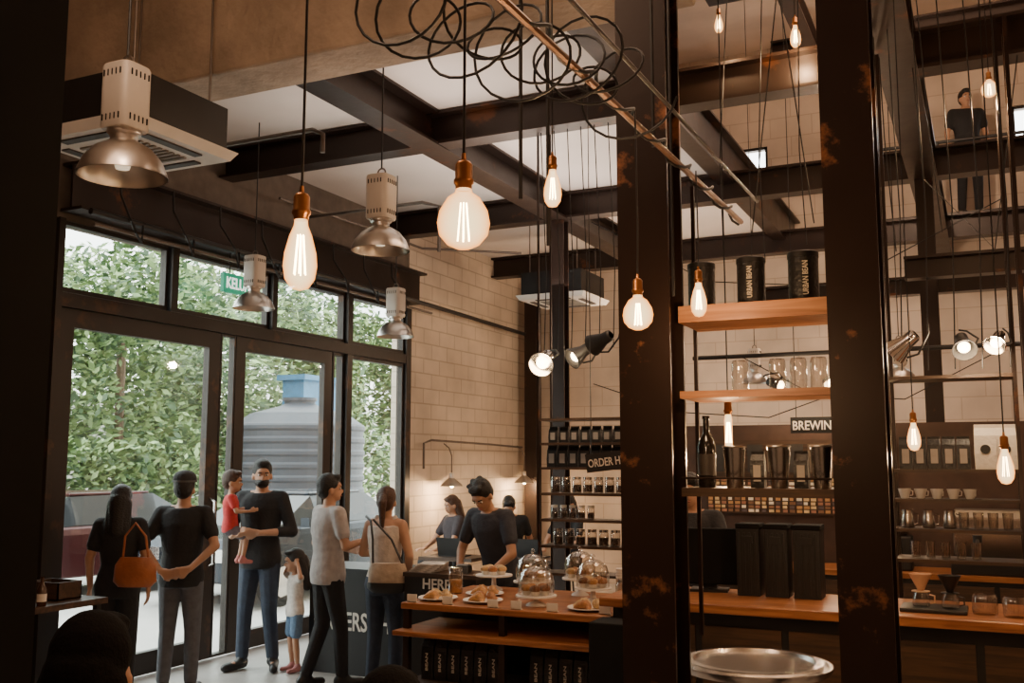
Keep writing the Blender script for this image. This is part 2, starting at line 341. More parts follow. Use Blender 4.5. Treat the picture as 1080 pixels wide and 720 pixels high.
# ---------------------------------------------------------------- air conditioners
def aircon(x,y,z,s,lab,top):
    e=thing("air_conditioner",lab,"air conditioner",(x,y,z)); h=s/2
    G().box(-h*.88,h*.88,-h*.88,h*.88,.06,.36).make("casing",BLACK,e)
    G().frus((0,0,0),h*.92,h*.92,(0,0,.06),h,h).make("panel",WHITE,e)
    g=G()
    for k in range(9): yy=-h*.45+k*h*.1125; g.box(-h*.5,h*.5,yy,yy+h*.05,-.012,.0)
    g.make("grille",M("grille_grey",(.25,.23,.21),.6),e)
    g=G()
    for sx,sy,a,b in((0,-.72,.5,.07),(0,.72,.5,.07),(-.72,0,.07,.5),(.72,0,.07,.5)): g.box(h*(sx-a),h*(sx+a),h*(sy-b),h*(sy+b),-.01,.001)
    g.make("louver",M("louver_dark",(.06,.05,.05),.6),e)
    g=G()
    for sx in(-1,1):
        for sy in(-1,1): g.cyl((sx*h*.7,sy*h*.7,.35),(sx*h*.7,sy*h*.7,top-z),.008,seg=6)
    g.make("hanger_rod",CPIPE,e)
aircon(-4.92,4.60,3.84,.94,"white ceiling cassette air conditioner with dark casing",5.6); aircon(-4.97,12.0,3.92,.95,"white ceiling cassette air conditioner over the cashier area",4.92)
# ---------------------------------------------------------------- high bay pendants
def pendant_master(lab):
    e=thing("pendant_lamp",lab,"pendant lamp",(0,0,0),group="aluminium factory pendants")
    prof=[(.20,0),(.195,.02),(.175,.07),(.13,.125),(.08,.155),(.06,.165),(.055,.175),(.075,.15),(.125,.115),(.168,.065),(.187,.02),(.192,0)]
    G().lathe(prof,seg=36,cap=False).make("lamp_shade",ALU,e,smooth=True)
    G().lathe([(.06,.16),(.06,.19),(.075,.20),(.075,.215),(.0,.215)],seg=24).make("collar",ALU,e,smooth=True)
    g=G(); w=.086
    R=[]
    for z,k in((.215,.94),(.225,1),(.51,1),(.52,.94)):
        R.append([(math.copysign(abs(math.cos(t))**.45,math.cos(t))*w*k,math.copysign(abs(math.sin(t))**.45,math.sin(t))*w*k,z) for t in [2*pi*i/32+.01 for i in range(32)]])
    g.loft(R)
    for z in(.26,.47):
        for k in range(5):
            a=-.05+k*.025
            for (x,y) in((a,-w-.0),(a,w),(-w,a),(w,a)): g.rc((x,y,z-.012),(x,y,z+.012),.0038,seg=5,m=1)
    g.make("housing",[ALUB,MATTE],e,smooth=True)
    G().lathe([(.0,-.0),(.03,.005),(.045,.05),(.04,.09),(.02,.14),(.02,.16)],(0,0,.03),16).make("bulb",M("lamp_bulb_off",(.85,.75,.6),.3,emit=.8,ecol=(1,.8,.55)),e,smooth=True)
    pts=[(.03*math.sin(a),0,.545-.03*math.cos(a)) for a in [i*pi/8 for i in range(16)]]; G().tube(pts,.006,6,closed=True).make("hook",CPIPE,e,smooth=True)
    return e
PM=pendant_master("aluminium factory pendant lamp on a black cord"); PM.location=(-3.73,3.43,3.22); PM.scale=(1.06,)*3
G().cyl((0,0,.57),(0,0,2.38/1.06),.006,seg=6).make("cord",RUBBER,PM)
def pend(x,y,z,top,lab,s=1):
    o=dup(PM,(x,y,z),None,lab)
    for ch in list(o.children):
        if ch.name.startswith("cord"): bpy.data.objects.remove(ch)
    o.scale=(s,)*3; L=(top-z)/s
    G().cyl((0,0,.57),(0,0,L),.006,seg=6).make("cord",RUBBER,o); return o
pend(-3.67,5.62,3.27,4.92,"aluminium factory pendant lamp with slotted housing")
pend(-5.87,6.95,3.20,4.92,"aluminium factory pendant lamp hanging before the doors",s=.92)
pend(-5.64,8.95,3.16,4.92,"aluminium factory pendant lamp hanging by the side window")
pend(-1.88,9.07,2.55,6.2,"small aluminium pendant lamp above the brewing station",s=.6)
pend(-.58,8.06,2.45,6.2,"small aluminium pendant lamp above the bar rack",s=.6)
# ---------------------------------------------------------------- edison bulbs
PROF={"tear":[(.012,.075),(.014,.055),(.022,.035),(.031,.0),(.033,-.025),(.029,-.05),(.017,-.068),(.0,-.073)],
"globe":[(.013,.066),(.016,.052),(.030,.042),(.044,.018),(.048,-.004),(.044,-.026),(.030,-.043),(.013,-.051),(0,-.052)],
"tubular":[(.010,.08),(.014,.065),(.016,.05),(.016,-.06),(.012,-.072),(.0,-.077)]}
def bulb(kind,loc,top,W,s=1,sway=0):
    e=thing("hanging_bulb",{"tear":"glowing teardrop filament bulb on a black cord","globe":"glowing globe filament bulb on a black cord","tubular":"glowing tubular filament bulb on a black cord"}[kind],"light bulb",loc,group="filament bulbs")
    e.scale=(s,)*3
    P=PROF[kind]; t=P[0][1]
    G().lathe(P,seg=24).make("bulb_glass",GLOW,e,smooth=True)
    g=G()
    for k in range(6):
        a=k*pi/3; g.tube([(.006*math.cos(a),.006*math.sin(a),t*.5),(.012*math.cos(a),.012*math.sin(a),-t*.55)],.0014,4)
    g.make("filament",FIL,e)
    G().lathe([(.0,t-.008),(.0145,t-.008),(.0155,t),(.0185,t+.004),(.0185,t+.010),(.016,t+.013),(.016,t+.038),(.012,t+.044),(.005,t+.047),(.004,t+.06)],seg=18).make("socket",BRASS,e,smooth=True)
    L=(top-loc[2])/s
    G().tube([(0,0,t+.04),(.003,0,(t+L)*.4),(sway,0,L)],.003,5).make("cord",RUBBER,e)
    point((0,0,-.11),W,r=.03,parent=e)
bulb("tear",(-1.19,1.54,2.25),5.6,4,1.0); bulb("globe",(-.855,1.586,2.29),8,5,1.02)
bulb("tear",(-1.138,2.67,2.66),5.6,6,.82); bulb("globe",(-.976,2.97,2.31),2.97,9)
bulb("tear",(-.983,3.74,2.47),2.98,9,.95); bulb("tubular",(-1.06,4.5,1.98),8,10,1.1)
bulb("tear",(-.303,4.84,1.96),8,10,.9); bulb("tear",(.055,4.46,1.83),8,9,1.0)
bulb("tear",(-1.13,7.215,4.95),8,24,1.2); bulb("tear",(-1.69,7.2,5.15),8,18,1); bulb("globe",(.116,6.7,4.16),8,20,1)
bulb("tubular",(-.75,7.6,1.92),6,10,1)
# ---------------------------------------------------------------- wall lamps on brick wall
pipe("wall_conduit",[(-6.6,11.2,1.75),(-6.6,11.2,2.08),(-6.55,11.3,2.12),(-6.55,13.0,2.09),(-6.55,14.1,2.06)],.016,CPIPE,"grey conduit pipe carrying lamps along the block wall")
for yy in(11.62,13.9):
    e=thing("wall_lamp","small metal shade lamp glowing on a wall conduit","wall lamp",(-6.42,yy,1.52),group="wall conduit lamps")
    G().lathe([(.15,0),(.13,.03),(.07,.08),(.035,.11),(.03,.17),(.0,.18),(.025,.1),(.06,.07),(.12,.025),(.14,0)],seg=24,cap=False).make("lamp_shade",ALU,e,smooth=True)
    G().ell((0,0,.03),(.035,.035,.05)).make("bulb",GLOWW,e,smooth=True)
    G().tube([(0,0,.16),(0,0,.4),(-.04,0,.5),(-.12,0,.56)],.008,6).make("arm",CPIPE,e,smooth=True)
    point((.02,0,-.04),42,(1,.66,.36),.05,e)
# ---------------------------------------------------------------- racks
def rack(name,lab,x0,x1,y0,y1,zs,ztop,post,shelfmat,th=.02,zb=0,mat=STEEL):
    e=thing(name,lab,"rack",((x0+x1)/2,(y0+y1)/2,zb)); a=(x1-x0)/2;b=(y1-y0)/2
    for sx in(-1,1):
        for sy in(-1,1): G().box(sx*a-post,sx*a+post,sy*b-post,sy*b+post,0,ztop-zb).make("post",mat,e)
    for z in zs: G().box(-a,a,-b,b,z-th-zb,z-zb).make("shelf",shelfmat,e)
    return e
rack("shelf_rack","tall thin black steel rack filled with coffee bags",-3.36,-2.62,7.57,7.83,[2.2,2.0,1.8,1.59,1.38,1.17,.95],4.9,.008,WOODD,.02)
e=thing("bottle_rack","wood shelves fixed between two steel columns","rack",(-.86,4.2,1.6))
for z,t,m in((2.5,.07,WOODL),(2.14,.03,WOODL),(1.74,.035,WOODD)): G().box(-.30,.31,-.13,.2,z-t-1.6,z-1.6).make("shelf",m,e)
for x in(-.31,.30): G().box(x-.008,x+.008,.17,.186,-.5,1.5).make("post",STEEL,e)
G().tube([(-.3,-.12,1.78-1.6),(.3,-.12,1.78-1.6)],.005,6).make("rail",STEEL,e)
rack("bar_rack","dark steel rack behind the bar with cups and bags",-.55,.16,6.6,6.9,[2.37,1.80,1.62,1.44,1.26],4.58,.011,WOODD,.02,0)
rack("bar_rack","dark steel rack with glassware at the bar end",.22,1.0,6.6,6.9,[2.37,1.80,1.44],4.58,.012,WOODD,.02,0)
# ---------------------------------------------------------------- small product makers
BAGK=M("bag_black",(.016,.015,.015),.35,0,.2,30,.3,60); BAGW=M("bag_white",(.72,.66,.58),.5,0,.05,30,.3,40)
CREAMT=M("text_cream",(.55,.48,.38),.7)
def bag(lab,w,d,h,m,lm,group,txt=None):
    e=thing("coffee_bag",lab,"coffee bag",group=group)
    g=G(); a=w/2;b=d/2
    g.loft([[(-a,-b,0),(a,-b,0),(a,b,0),(-a,b,0)],[(-a*1.03,-b*1.08,h*.35),(a*1.03,-b*1.08,h*.35),(a*1.03,b*1.08,h*.35),(-a*1.03,b*1.08,h*.35)],[(-a,-b*.8,h*.75),(a,-b*.8,h*.75),(a,b*.8,h*.75),(-a,b*.8,h*.75)],[(-a*.97,-.006,h*.92),(a*.97,-.006,h*.92),(a*.97,.006,h*.92),(-a*.97,.006,h*.92)],[(-a*.97,-.008,h),(a*.97,-.008,h),(a*.97,.008,h),(-a*.97,.008,h)]])
    g.make("bag",m,e)
    G().box(-a*.55,a*.55,-b*1.12,-b*1.06,h*.18,h*.62).make("bag_label",lm,e)
    if txt: text(txt[0],w*.30,txt[1],(a*.18,-b*1.13,h*.20),(pi/2,-pi/2,0),e,width=h*.40)
    return e
BM=bag("black foil coffee bag with a pale label",.085,.07,.18,BAGK,M("label_grey",(.30,.27,.24),.7),"coffee bags on the rack")
BM.location=(-3.28,7.68,1.80)
for k in range(1,7): dup(BM,(-3.28+k*.095,7.68,1.80))
for k in range(0,7): dup(BM,(-3.27+k*.095,7.68,2.0),None,None,(.9,.9,.75))
BC=bag("tall black coffee bag with vertical white lettering",.085,.08,.27,BAGK,BAGK,"coffee bags under the pastry counter",("BEAN",PAPER))
BC.location=(-3.33,5.76,.46)
for k in range(1,12):
    if k not in(6,7): dup(BC,(-3.33+k*.096,5.76,.46))
B2=bag("black coffee bag with a grey label on the bar rack",.075,.07,.2,BAGK,M("label_grey2",(.35,.3,.26),.7),"coffee bags on the bar rack"); B2.location=(-.47,6.7,1.80)
for k in range(1,5): dup(B2,(-.47+k*.082,6.7,1.80))
B3=bag("white paper coffee bag with a dark emblem",.12,.08,.27,BAGW,BAGW,"white coffee bags"); B3.location=(-.02,6.7,1.80)
for ch in B3.children:
    if ch.name.startswith("bag_label"):
        tmp=G().lathe([(0,-.004),(.028,-.004),(.028,.004),(0,.004)],seg=20).make("tmpx",BLACK); ch.data=tmp.data
        bpy.data.objects.remove(tmp); ch.rotation_euler=(pi/2,0,0); ch.location=(0,-.044,.12)
dup(B3,(.09,6.72,1.80))
def canister(lab,r,h,txt):
    e=thing("coffee_canister",lab,"canister",group="black canisters on the top shelf")
    G().lathe([(r,0),(r,h*.9),(r*.96,h*.9)],seg=28).make("body",BAGK,e,smooth=True)
    G().lathe([(r*1.04,h*.88),(r*1.04,h*.985),(r*.98,h),(0,h)],seg=28).make("lid",BLACK,e,smooth=True)
    text(txt,h*.15,CREAMT,(r*.25,-r*1.0,h*.12),(pi/2,-pi/2,0),e,width=h*.66)
    return e
c=canister("round black coffee canister with pale vertical lettering",.058,.2,"URBAN BEAN"); c.location=(-1.09,4.2,2.5)
dup(c,(-.87,4.17,2.5)); dup(c,(-.66,4.2,2.5),.2,None,1.06)
def jar(lab,r,h,cont,lidm,group,lid=True,fill=.6):
    e=thing("glass_jar",lab,"jar",group=group)
    G().lathe([(r*.95,0),(r,.01),(r,h*.88),(r*.85,h)],seg=22).make("jar_glass",JAR,e,smooth=True)
    if cont: G().lathe([(r*.9,.008),(r*.92,h*fill),(0,h*fill+.003)],seg=18).make("contents",cont,e,smooth=True)
    if lid: G().lathe([(r*.92,h),(r*.92,h+.02),(0,h+.022)],seg=20).make("lid",lidm,e,smooth=True)
    return e
j=jar("empty clear glass jar on the rack shelf",.034,.13,None,CHROME,"clear jars on the rack",False); j.location=(-.93,4.18,2.14)
for x in(-.775,-.69,-.61): dup(j,(x,4.18,2.14))
j=jar("glass jar of coffee beans with a metal lid",.04,.11,BEAN,CHROME,"bean jars on the rack"); j.location=(-3.26,7.68,1.59)
for k in range(1,7): dup(j,(-3.26+k*.095,7.68,1.59))
for k in range(6): dup(j,(-3.24+k*.1,7.68,1.17))
j=jar("small jar with a white lid",.03,.09,BEAN,PAPER,"small jars on the rack"); j.location=(-3.27,7.68,1.38)
for k in range(1,5): dup(j,(-3.27+k*.08,7.68,1.38))
e=thing("shaker_cup","stainless steel shaker cup on the rack shelf","cup",(-.955,4.15,1.74),group="steel shaker cups")
G().lathe([(.032,0),(.034,.005),(.046,.165),(.048,.17),(.044,.168),(.030,.01),(0,.01)],seg=26,cap=True).make("cup_body",TRAY,e,smooth=True)
G().lathe([(.0475,.165),(.050,.168),(.0475,.172),(.045,.168)],seg=26,cap=False).make("rim",ALU,e,smooth=True)
for x in(-.775,-.605): dup(e,(x,4.15,1.74))
b2=bag("small black bag with a pale emblem between steel cups",.055,.05,.15,BAGK,M("label_pale",(.45,.4,.34),.6),"small bags on the rack"); b2.location=(-.865,4.18,1.74); dup(b2,(-.69,4.18,1.74))
e=thing("wine_bottle","tall dark bottle with a black label","bottle",(-1.08,4.18,1.74))
G().lathe([(.036,0),(.038,.01),(.038,.17),(.03,.2),(.014,.225),(.013,.285),(.016,.287),(.016,.3),(0,.3)],seg=22).make("bottle_body",M("bottle_dark",(.015,.012,.01),.12),e,smooth=True)
G().lathe([(.0386,.05),(.0386,.14)],seg=22,cap=False).make("bottle_label",M("label_black",(.05,.04,.035),.5),e,smooth=True)
# ---------------------------------------------------------------- bar
tag(G().box(-2.05,2.4,5.45,6.15,1.03,1.08).make("bar_worktop",WOOD,bevel=.006),"long reddish wood bar top","bar top")
e=thing("bar_counter","dark panelled bar counter under a wood top","counter",(-2,5.55,0))
G().box(.0,4.3,0,.5,0,1.03).make("body",BLACK,e)
g=G(); 
for k in range(9): g.box(.05+k*.47,.48+k*.47,-.015,0,.08,.95)
g.make("front_panel",WOODD,e)
e=thing("round_table","round stainless steel topped bar table","table",(-1.0,4.62,0))
G().lathe([(.0,.92),(.33,.925),(.34,.94),(.34,.955),(.325,.955),(.315,.945),(.0,.943)],seg=48).make("table_top",TRAY,e,smooth=True)
G().lathe([(.30,.944),(.30,.966),(.27,.968),(.26,.952),(.0,.950)],seg=48,cap=False).make("rim",TRAY,e,smooth=True)
G().cyl((0,0,.03),(0,0,.94),.03).make("pole",BLACK,e); G().lathe([(.25,0),(.24,.02),(.04,.04)],seg=30).make("base",BLACK,e)
e=thing("pos_monitor","black cashier monitor seen from behind","monitor",(-1.55,6.0,1.08),rz=.15)
G().box(-.17,.17,-.02,.02,.04,.37).make("screen",MATTE,e,bevel=.008); G().box(-.04,.04,.02,.05,.0,.3).make("stand",BLACK,e); G().box(-.11,.11,-.07,.09,0,.015).make("base",BLACK,e)
e=thing("coffee_bin","tall black ribbed coffee container with lid","container",(-1.29,5.95,1.08),group="black bins on the bar")
g=G().box(-.065,.065,-.08,.08,0,.38)
for k in range(4): g.box(-.055+k*.031,-.043+k*.031,-.086,-.08,.02,.36)
g.make("body",BLACK,e,bevel=.004); G().box(-.07,.07,-.085,.085,.38,.41).make("lid",MATTE,e,bevel=.006); G().box(-.03,.03,-.095,-.085,.30,.34).make("handle",BLACK,e)
dup(e,(-1.13,5.95,1.08)); dup(e,(-.96,5.95,1.08),None,"large black ribbed coffee container with lid",(1.15,1,1.0))
def dripper(loc,m,lab):
    e=thing("coffee_dripper",lab,"coffee dripper",loc)
    G().lathe([(.055,.16),(.057,.165),(.02,.09),(.016,.08),(.045,.078),(.045,.074),(.012,.074)],seg=24,cap=False).make("cone",m,e,smooth=True)
    G().lathe([(.04,0),(.045,.01),(.04,.05),(.03,.07),(.03,.074)],seg=22).make("server",JAR,e,smooth=True)
    G().tube([(.04,0,.06),(.065,0,.055),(.065,0,.02),(.043,0,.015)],.004,6).make("handle",m,e,smooth=True)
dripper((-.36,5.72,1.10),M("ceramic_warm",(.6,.36,.22),.3),"ceramic pour-over dripper on a glass server"); dripper((-.22,5.70,1.10),BLACK,"black pour-over dripper on a glass server")
tag(G().box(-.46,-.14,5.6,5.85,1.08,1.1).make("dripper_tray",BLACK,bevel=.005),"black drip tray on the bar top","tray")
j=jar("squat clear glass server on the bar",.06,.1,None,CHROME,"glass servers on the bar",False); j.location=(-.06,5.7,1.08); dup(j,(.08,5.66,1.08)); dup(j,(.22,5.72,1.08))
def tallbottle(loc,m,lab,s=1):
    e=thing("syrup_bottle",lab,"bottle",loc,group="bottles behind the bar"); e.scale=(s,)*3
    G().lathe([(.034,0),(.036,.01),(.036,.15),(.014,.20),(.013,.25),(0,.252)],seg=18).make("bottle_body",m,e,smooth=True)
    G().lathe([(.016,.25),(.016,.275),(0,.276)],seg=14).make("bottle_cap",BLACK,e,smooth=True); G().lathe([(.0366,.04),(.0366,.12)],seg=18,cap=False).make("bottle_label",PAPER,e,smooth=True)
AMB=M("amber_glass",(.05,.02,.01),.12)
for k in range(5): tallbottle((.3+k*.11,6.72,1.80),AMB,"amber syrup bottle with a white label",.9)
for k in range(5): tallbottle((-2.2+k*.12,8.95,.96),AMB if k%2 else M("green_glass",(.02,.05,.03),.12),"tall syrup bottle on the back cabinet")
e=thing("coffee_cup","white ceramic cup on the bar rack","cup",(-.49,6.72,1.62),group="cups on the bar rack")
G().lathe([(.02,0),(.024,.004),(.036,.05),(.038,.06),(.034,.055),(.02,.008)],seg=18).make("cup_body",WHITE,e,smooth=True); G().tube([(.035,0,.05),(.048,0,.045),(.046,0,.02),(.03,0,.018)],.003,5).make("handle",WHITE,e)
for k in range(1,5): dup(e,(-.49+k*.093,6.72,1.62),random.uniform(-1,1))
e=thing("drinking_glass","clear drinking glass on the bar rack","glass",(-.16,6.72,1.44),group="glasses on the bar rack")
G().lathe([(.026,0),(.03,.1),(.028,.1),(.024,.006)],seg=18).make("glass_body",JAR,e,smooth=True)
for k in range(5,8): dup(e,(-.48+k*.08,6.72,1.44))
for k in range(5): dup(e,(-.44+k*.085,6.72,1.26))
for k in range(6): dup(e,(.3+k*.1,6.72,1.44)); 
for k in range(3): 
    c2=thing("milk_jug","steel milk jug on the bar rack","jug",(-.48+k*.12,6.74,1.44),group="milk jugs"); G().lathe([(.035,0),(.04,.01),(.036,.07),(.03,.09),(.034,.11),(.031,.108),(.03,.02),(0,.02)],seg=20).make("jug_body",TRAY,c2,smooth=True); G().tube([(.034,0,.09),(.06,0,.08),(.058,0,.03),(.037,0,.02)],.004,5).make("handle",TRAY,c2)
e=thing("cup_stack","stack of white paper cups on the counter","cup stack",(-2.16,6.4,.95),group="paper cup stacks")
g=G()
for k in range(6): g.lathe([(.03,k*.018),(.042,k*.018+.09),(.044,k*.018+.093),(.042,k*.018+.096)],seg=18)
g.make("paper_cup",PAPER,e,smooth=True)
dup(e,(-2.26,6.46,.95)); dup(e,(-2.12,6.25,.95))
# ---------------------------------------------------------------- back bar
struct(G().box(-2.75,3.9,9.3,9.45,0,2.18).make("wall_bar",M("wall_brown",(.075,.04,.026),.6)))
e=thing("product_board","lit board covered with small brown and gold pictures","board",(-1.65,9.28,1.42))
G().box(-.75,.9,-.03,.0,-.05,.62).make("panel",WOODD,e)
cols=[M("tile_%d"%i,c,.6,0,.3,30,emit=.45) for i,c in enumerate([(.35,.16,.05),(.5,.30,.12),(.16,.07,.03),(.6,.45,.28),(.25,.10,.05),(.08,.05,.04)])]
g=G()
for i in range(26):
    for k in range(9):
        w_=random.uniform(.03,.05); g.box(-.73+i*.0615,-.73+i*.0615+w_,-.036,-.03,-.03+k*.035,-.005+k*.035,random.randrange(6))
o=g.make("picture_tiles",cols,e); o["kind"]="stuff"
g=G()
for i in range(9): g.box(-.72+i*.18,-.58+i*.18,-.036,-.03,.33,.58,1 if i%2 else 0)
g.make("poster_row",[M("poster_dark",(.04,.035,.03),.6),M("poster_brown",(.14,.10,.07),.6)],e)
e=thing("brewing_sign","small black hanging sign with white lettering","sign",(-1.56,8.95,2.09))
G().box(0,.42,-.01,.01,0,.14).make("sign_board",BLACK,e); text("BREWING",.11,PAPER,(.015,-.013,.03),FRONT,e,width=.39)
G().cyl((.05,0,.14),(.05,0,4.0),.004,seg=5).cyl((.37,0,.14),(.37,0,4.0),.004,seg=5).make("hanger",RUBBER,e)
e=thing("order_sign","black hanging sign with white lettering","sign",(-2.76,7.12,1.76),rz=.2)
G().box(0,.36,-.008,.008,0,.14).make("sign_board",BLACK,e,rot=(0,-.12,0)); text("ORDER HERE",.085,PAPER,(.01,-.011,.04),(pi/2,-.12,0),e,width=.34)
G().cyl((.03,0,.14),(.03,0,6.1),.004,seg=5).cyl((.33,0,.16),(.33,0,6.1),.004,seg=5).make("hanger",RUBBER,e)
e=thing("back_cabinet","low dark back bar cabinet with wood top","cabinet",(-2.4,8.7,0))
G().box(0,4.8,0,.55,0,.92).make("body",BLACK,e); G().box(-.02,4.82,-.02,.57,.92,.96).make("cabinet_top",WOOD,e)
for k in range(6): G().box(.05+k*.79,.8+k*.79,-.02,0,.06,.88).make("cabinet_door",WOODD,e)
e=thing("espresso_machine","steel and black espresso machine on the back bar","espresso machine",(.1,8.98,.96))
G().box(-.4,.4,-.2,.2,.1,.45).make("body",CHROME,e,bevel=.02); G().box(-.42,.42,-.24,.2,0,.1).make("drip_tray",BLACK,e,bevel=.01); G().box(-.38,.38,-.15,.2,.45,.5).make("cup_rail",ALU,e)
for x in(-.22,.22): G().cyl((x,-.22,.25),(x,-.22,.31),.035).cyl((x,-.25,.27),(x,-.42,.25),.014).make("portafilter",BLACK,e,smooth=True)
def grinder(loc):
    e=thing("coffee_grinder","black coffee grinder with a bean hopper","coffee grinder",loc,group="grinders on the back bar")
    G().box(-.09,.09,-.11,.11,0,.28).make("body",BLACK,e,bevel=.015); G().lathe([(.05,.28),(.09,.34),(.09,.48),(.085,.48),(.045,.3)],seg=20,cap=False).make("hopper",JAR,e,smooth=True); G().lathe([(.05,.285),(.085,.34),(.085,.42),(0,.43)],seg=20).make("beans",BEAN,e,smooth=True)
    G().cyl((0,-.11,.2),(0,-.17,.18),.015).make("spout",CHROME,e); return e
gr=grinder((-.7,8.95,.96)); dup(gr,(.75,8.95,.96)); dup(gr,(1.1,8.95,.96)); dup(gr,(-1.0,8.95,.96))
# ---------------------------------------------------------------- pastry counter
e=thing("pastry_counter","dark wood counter with open shelves below","counter",(-3.44,5.6,0))
G().box(-.02,1.40,0,1.0,.91,.95).make("counter_top",WOOD,e,bevel=.005)
G().box(-.02,1.36,-.10,.5,.76,.79).make("shelf",WOOD,e,bevel=.004); G().box(0,1.36,.0,.5,.43,.46).make("shelf",WOODD,e)
G().box(0,1.38,.5,.98,0,.91).make("body",BLACK,e)
for x in(0,.68,1.32): G().box(x,x+.04,0,.04,0,.91).make("post",STEEL,e)
tag(G().box(-2.02,-1.75,5.2,5.42,0,.98).make("black_bin_cabinet",MATTE,bevel=.01),"black cabinet at the end of the pastry counter","cabinet")
def plate(x,y,lab,r=.13,z=.95):
    e=thing("plate",lab,"plate",(x,y,z),group="plates on the pastry counter")
    G().lathe([(r*.5,0),(r*.55,.004),(r,.018),(r*.98,.022),(r*.5,.01),(0,.009)],seg=28).make("plate_body",WHITE,e,smooth=True); return e
def stand(x,y,h,r,dome):
    e=thing("cake_stand","white cake stand with a glass dome" if dome else "white ceramic cake stand","cake stand",(x,y,.95),group="cake stands on the pastry counter")
    G().lathe([(r*.5,0),(r*.45,.01),(.018,.03),(.015,h-.02),(r*.4,h-.008),(r,h-.004),(r,h+.006),(0,h+.004)],seg=30).make("stand",WHITE,e,smooth=True)
    if dome:
        G().lathe([(r*.88,h+.008),(r*.88,h+.09),(r*.75,h+.14),(r*.4,h+.175),(0,h+.185)],seg=28,cap=False).make("glass_dome",JAR,e,smooth=True)
        G().ell((0,0,h+.2),(.014,.014,.016)).make("knob",JAR,e,smooth=True)
PAS=[M("pastry_%d"%i,c,.6,0,.4,25,.6,40) for i,c in enumerate([(.50,.25,.08),(.38,.16,.05),(.60,.40,.18),(.20,.08,.03)])]
def muffin(x,y,z,m,s=1):
    e=thing("muffin","golden brown muffin in a paper case","pastry",(x,y,z),group="muffins on display"); e.scale=(s,)*3
    G().lathe([(.022,0),(.03,.035),(0,.036)],seg=12).make("paper_case",PAPER,e); G().ell((0,0,.04),(.035,.035,.024)).make("muffin_top",m,e,smooth=True)
def croissant(x,y,z,m,rz):
    g=G(); R=[]
    for k in range(13):
        t=-1+2*k/12; a=t*1.5; r=.024*(1-abs(t)**1.6)*(1+.15*(k%2))+.004; c=V((.05*math.sin(a),.05*math.cos(a)-.03,r*.9)); nn=V((math.sin(a),math.cos(a),0))
        R.append([c+nn*(r*math.cos(2*pi*i/10))+V((0,0,1))*(r*math.sin(2*pi*i/10)) for i in range(10)])
    g.loft(R); o=g.make("croissant",m,loc=(x,y,z),rot=(0,0,rz),smooth=True); tag(o,"golden baked croissant on a plate","pastry","croissants on display")
for (x,y) in[(-3.3,5.80),(-2.98,5.82),(-3.12,6.12),(-2.25,5.80)]:
    plate(x,y,"white round plate of pastries")
    for k in range(3): a=k*2*pi/3+.4; croissant(x+.07*math.cos(a),y+.07*math.sin(a),.962,PAS[random.randrange(3)],a+pi/2)
for (x,y,h,r,d) in[(-2.62,5.85,.06,.13,True),(-2.80,6.2,.10,.13,True),(-2.34,6.12,.09,.12,True),(-3.2,6.42,.10,.13,False),(-2.55,6.42,.11,.12,True)]:
    stand(x,y,h,r,d)
    for k in range(5): a=k*2*pi/5; muffin(x+.062*math.cos(a),y+.062*math.sin(a),.957+h,PAS[random.randrange(4)])
j=jar("tall glass cookie jar with a metal lid",.05,.15,PAS[0],CHROME,"cookie jars on the counter"); j.location=(-3.36,6.15,.95); dup(j,(-2.96,6.48,.95)); dup(j,(-2.1,6.02,.95))
for k,(x,y) in enumerate([(-3.40,5.64),(-3.14,5.64),(-2.82,5.64),(-2.66,5.64),(-2.42,5.64),(-2.1,5.68)]):
    g=G().box(-.035,.035,-.003,.003,0,.05).box(-.035,.035,-.003,.02,0,.004); tag(g.make("price_card",PAPER,loc=(x,y,.95)),"small folded white price card","card","price cards")
# ---------------------------------------------------------------- order station
e=thing("order_station","black order counter with white painted lettering","counter",(-5.57,7.47,0))
G().box(0,1.25,0,.5,0,.88).make("body",BLACK,e); G().box(-.01,1.26,-.02,.52,.88,.91).make("counter_top",BLACK,e)
text("ORDERS",.22,PAPER,(.055,-.006,.38),FRONT,e,width=.56); text("HERE",.22,PAPER,(.74,-.006,.38),FRONT,e,width=.36)
e=thing("cash_counter","black cashier counter with white lettering","counter",(-4.12,6.72,0))
G().box(0,.62,0,.32,0,.97).make("body",BLACK,e); G().box(-.01,.63,-.01,.33,.97,1.0).make("counter_top",WOODD,e)
text("HERE",.11,PAPER,(.16,-.006,.885),FRONT,e,width=.24)
mg=M("magazine_cover",(.5,.47,.44),.4,0,.5,14)
for k in range(5):
    o=G().box(-.10,.10,-.13,.13,0,.012).make("magazine",[mg],loc=(-4.0+.01*k,6.88,1.0+.0125*k),rot=(0,0,.08*k)); tag(o,"printed magazine stacked on the cashier counter","magazine","magazines")
e=thing("card_reader","black card terminal on the cashier counter","card terminal",(-3.70,6.88,1.0),rz=.3); G().frus((0,0,0),.06,.09,(0,.02,.05),.055,.08).make("base",BLACK,e,bevel=.006); G().box(-.045,.045,-.03,.07,.052,.058).make("keypad",M("keypad_grey",(.2,.2,.2),.5),e)
e=thing("side_table","dark wood side table beside the doors","table",(-6.1,4.9,0))
G().box(-.55,.45,-.35,.35,.86,.90).make("table_top",WOODD,e)
for sx in(-.5,.4):
    for sy in(-.3,.3): G().box(sx-.02,sx+.02,sy-.02,sy+.02,0,.86).make("leg",BLACK,e)
g=G().box(-.15,.15,-.1,.1,0,.01).box(-.15,.15,-.1,-.09,0,.12).box(-.15,.15,.09,.1,0,.12).box(-.15,-.14,-.1,.1,0,.12).box(.14,.15,-.1,.1,0,.12)
tag(g.make("wooden_crate",WOODD,loc=(-5.95,5.05,.90)),"small open wooden crate on the side table","crate")
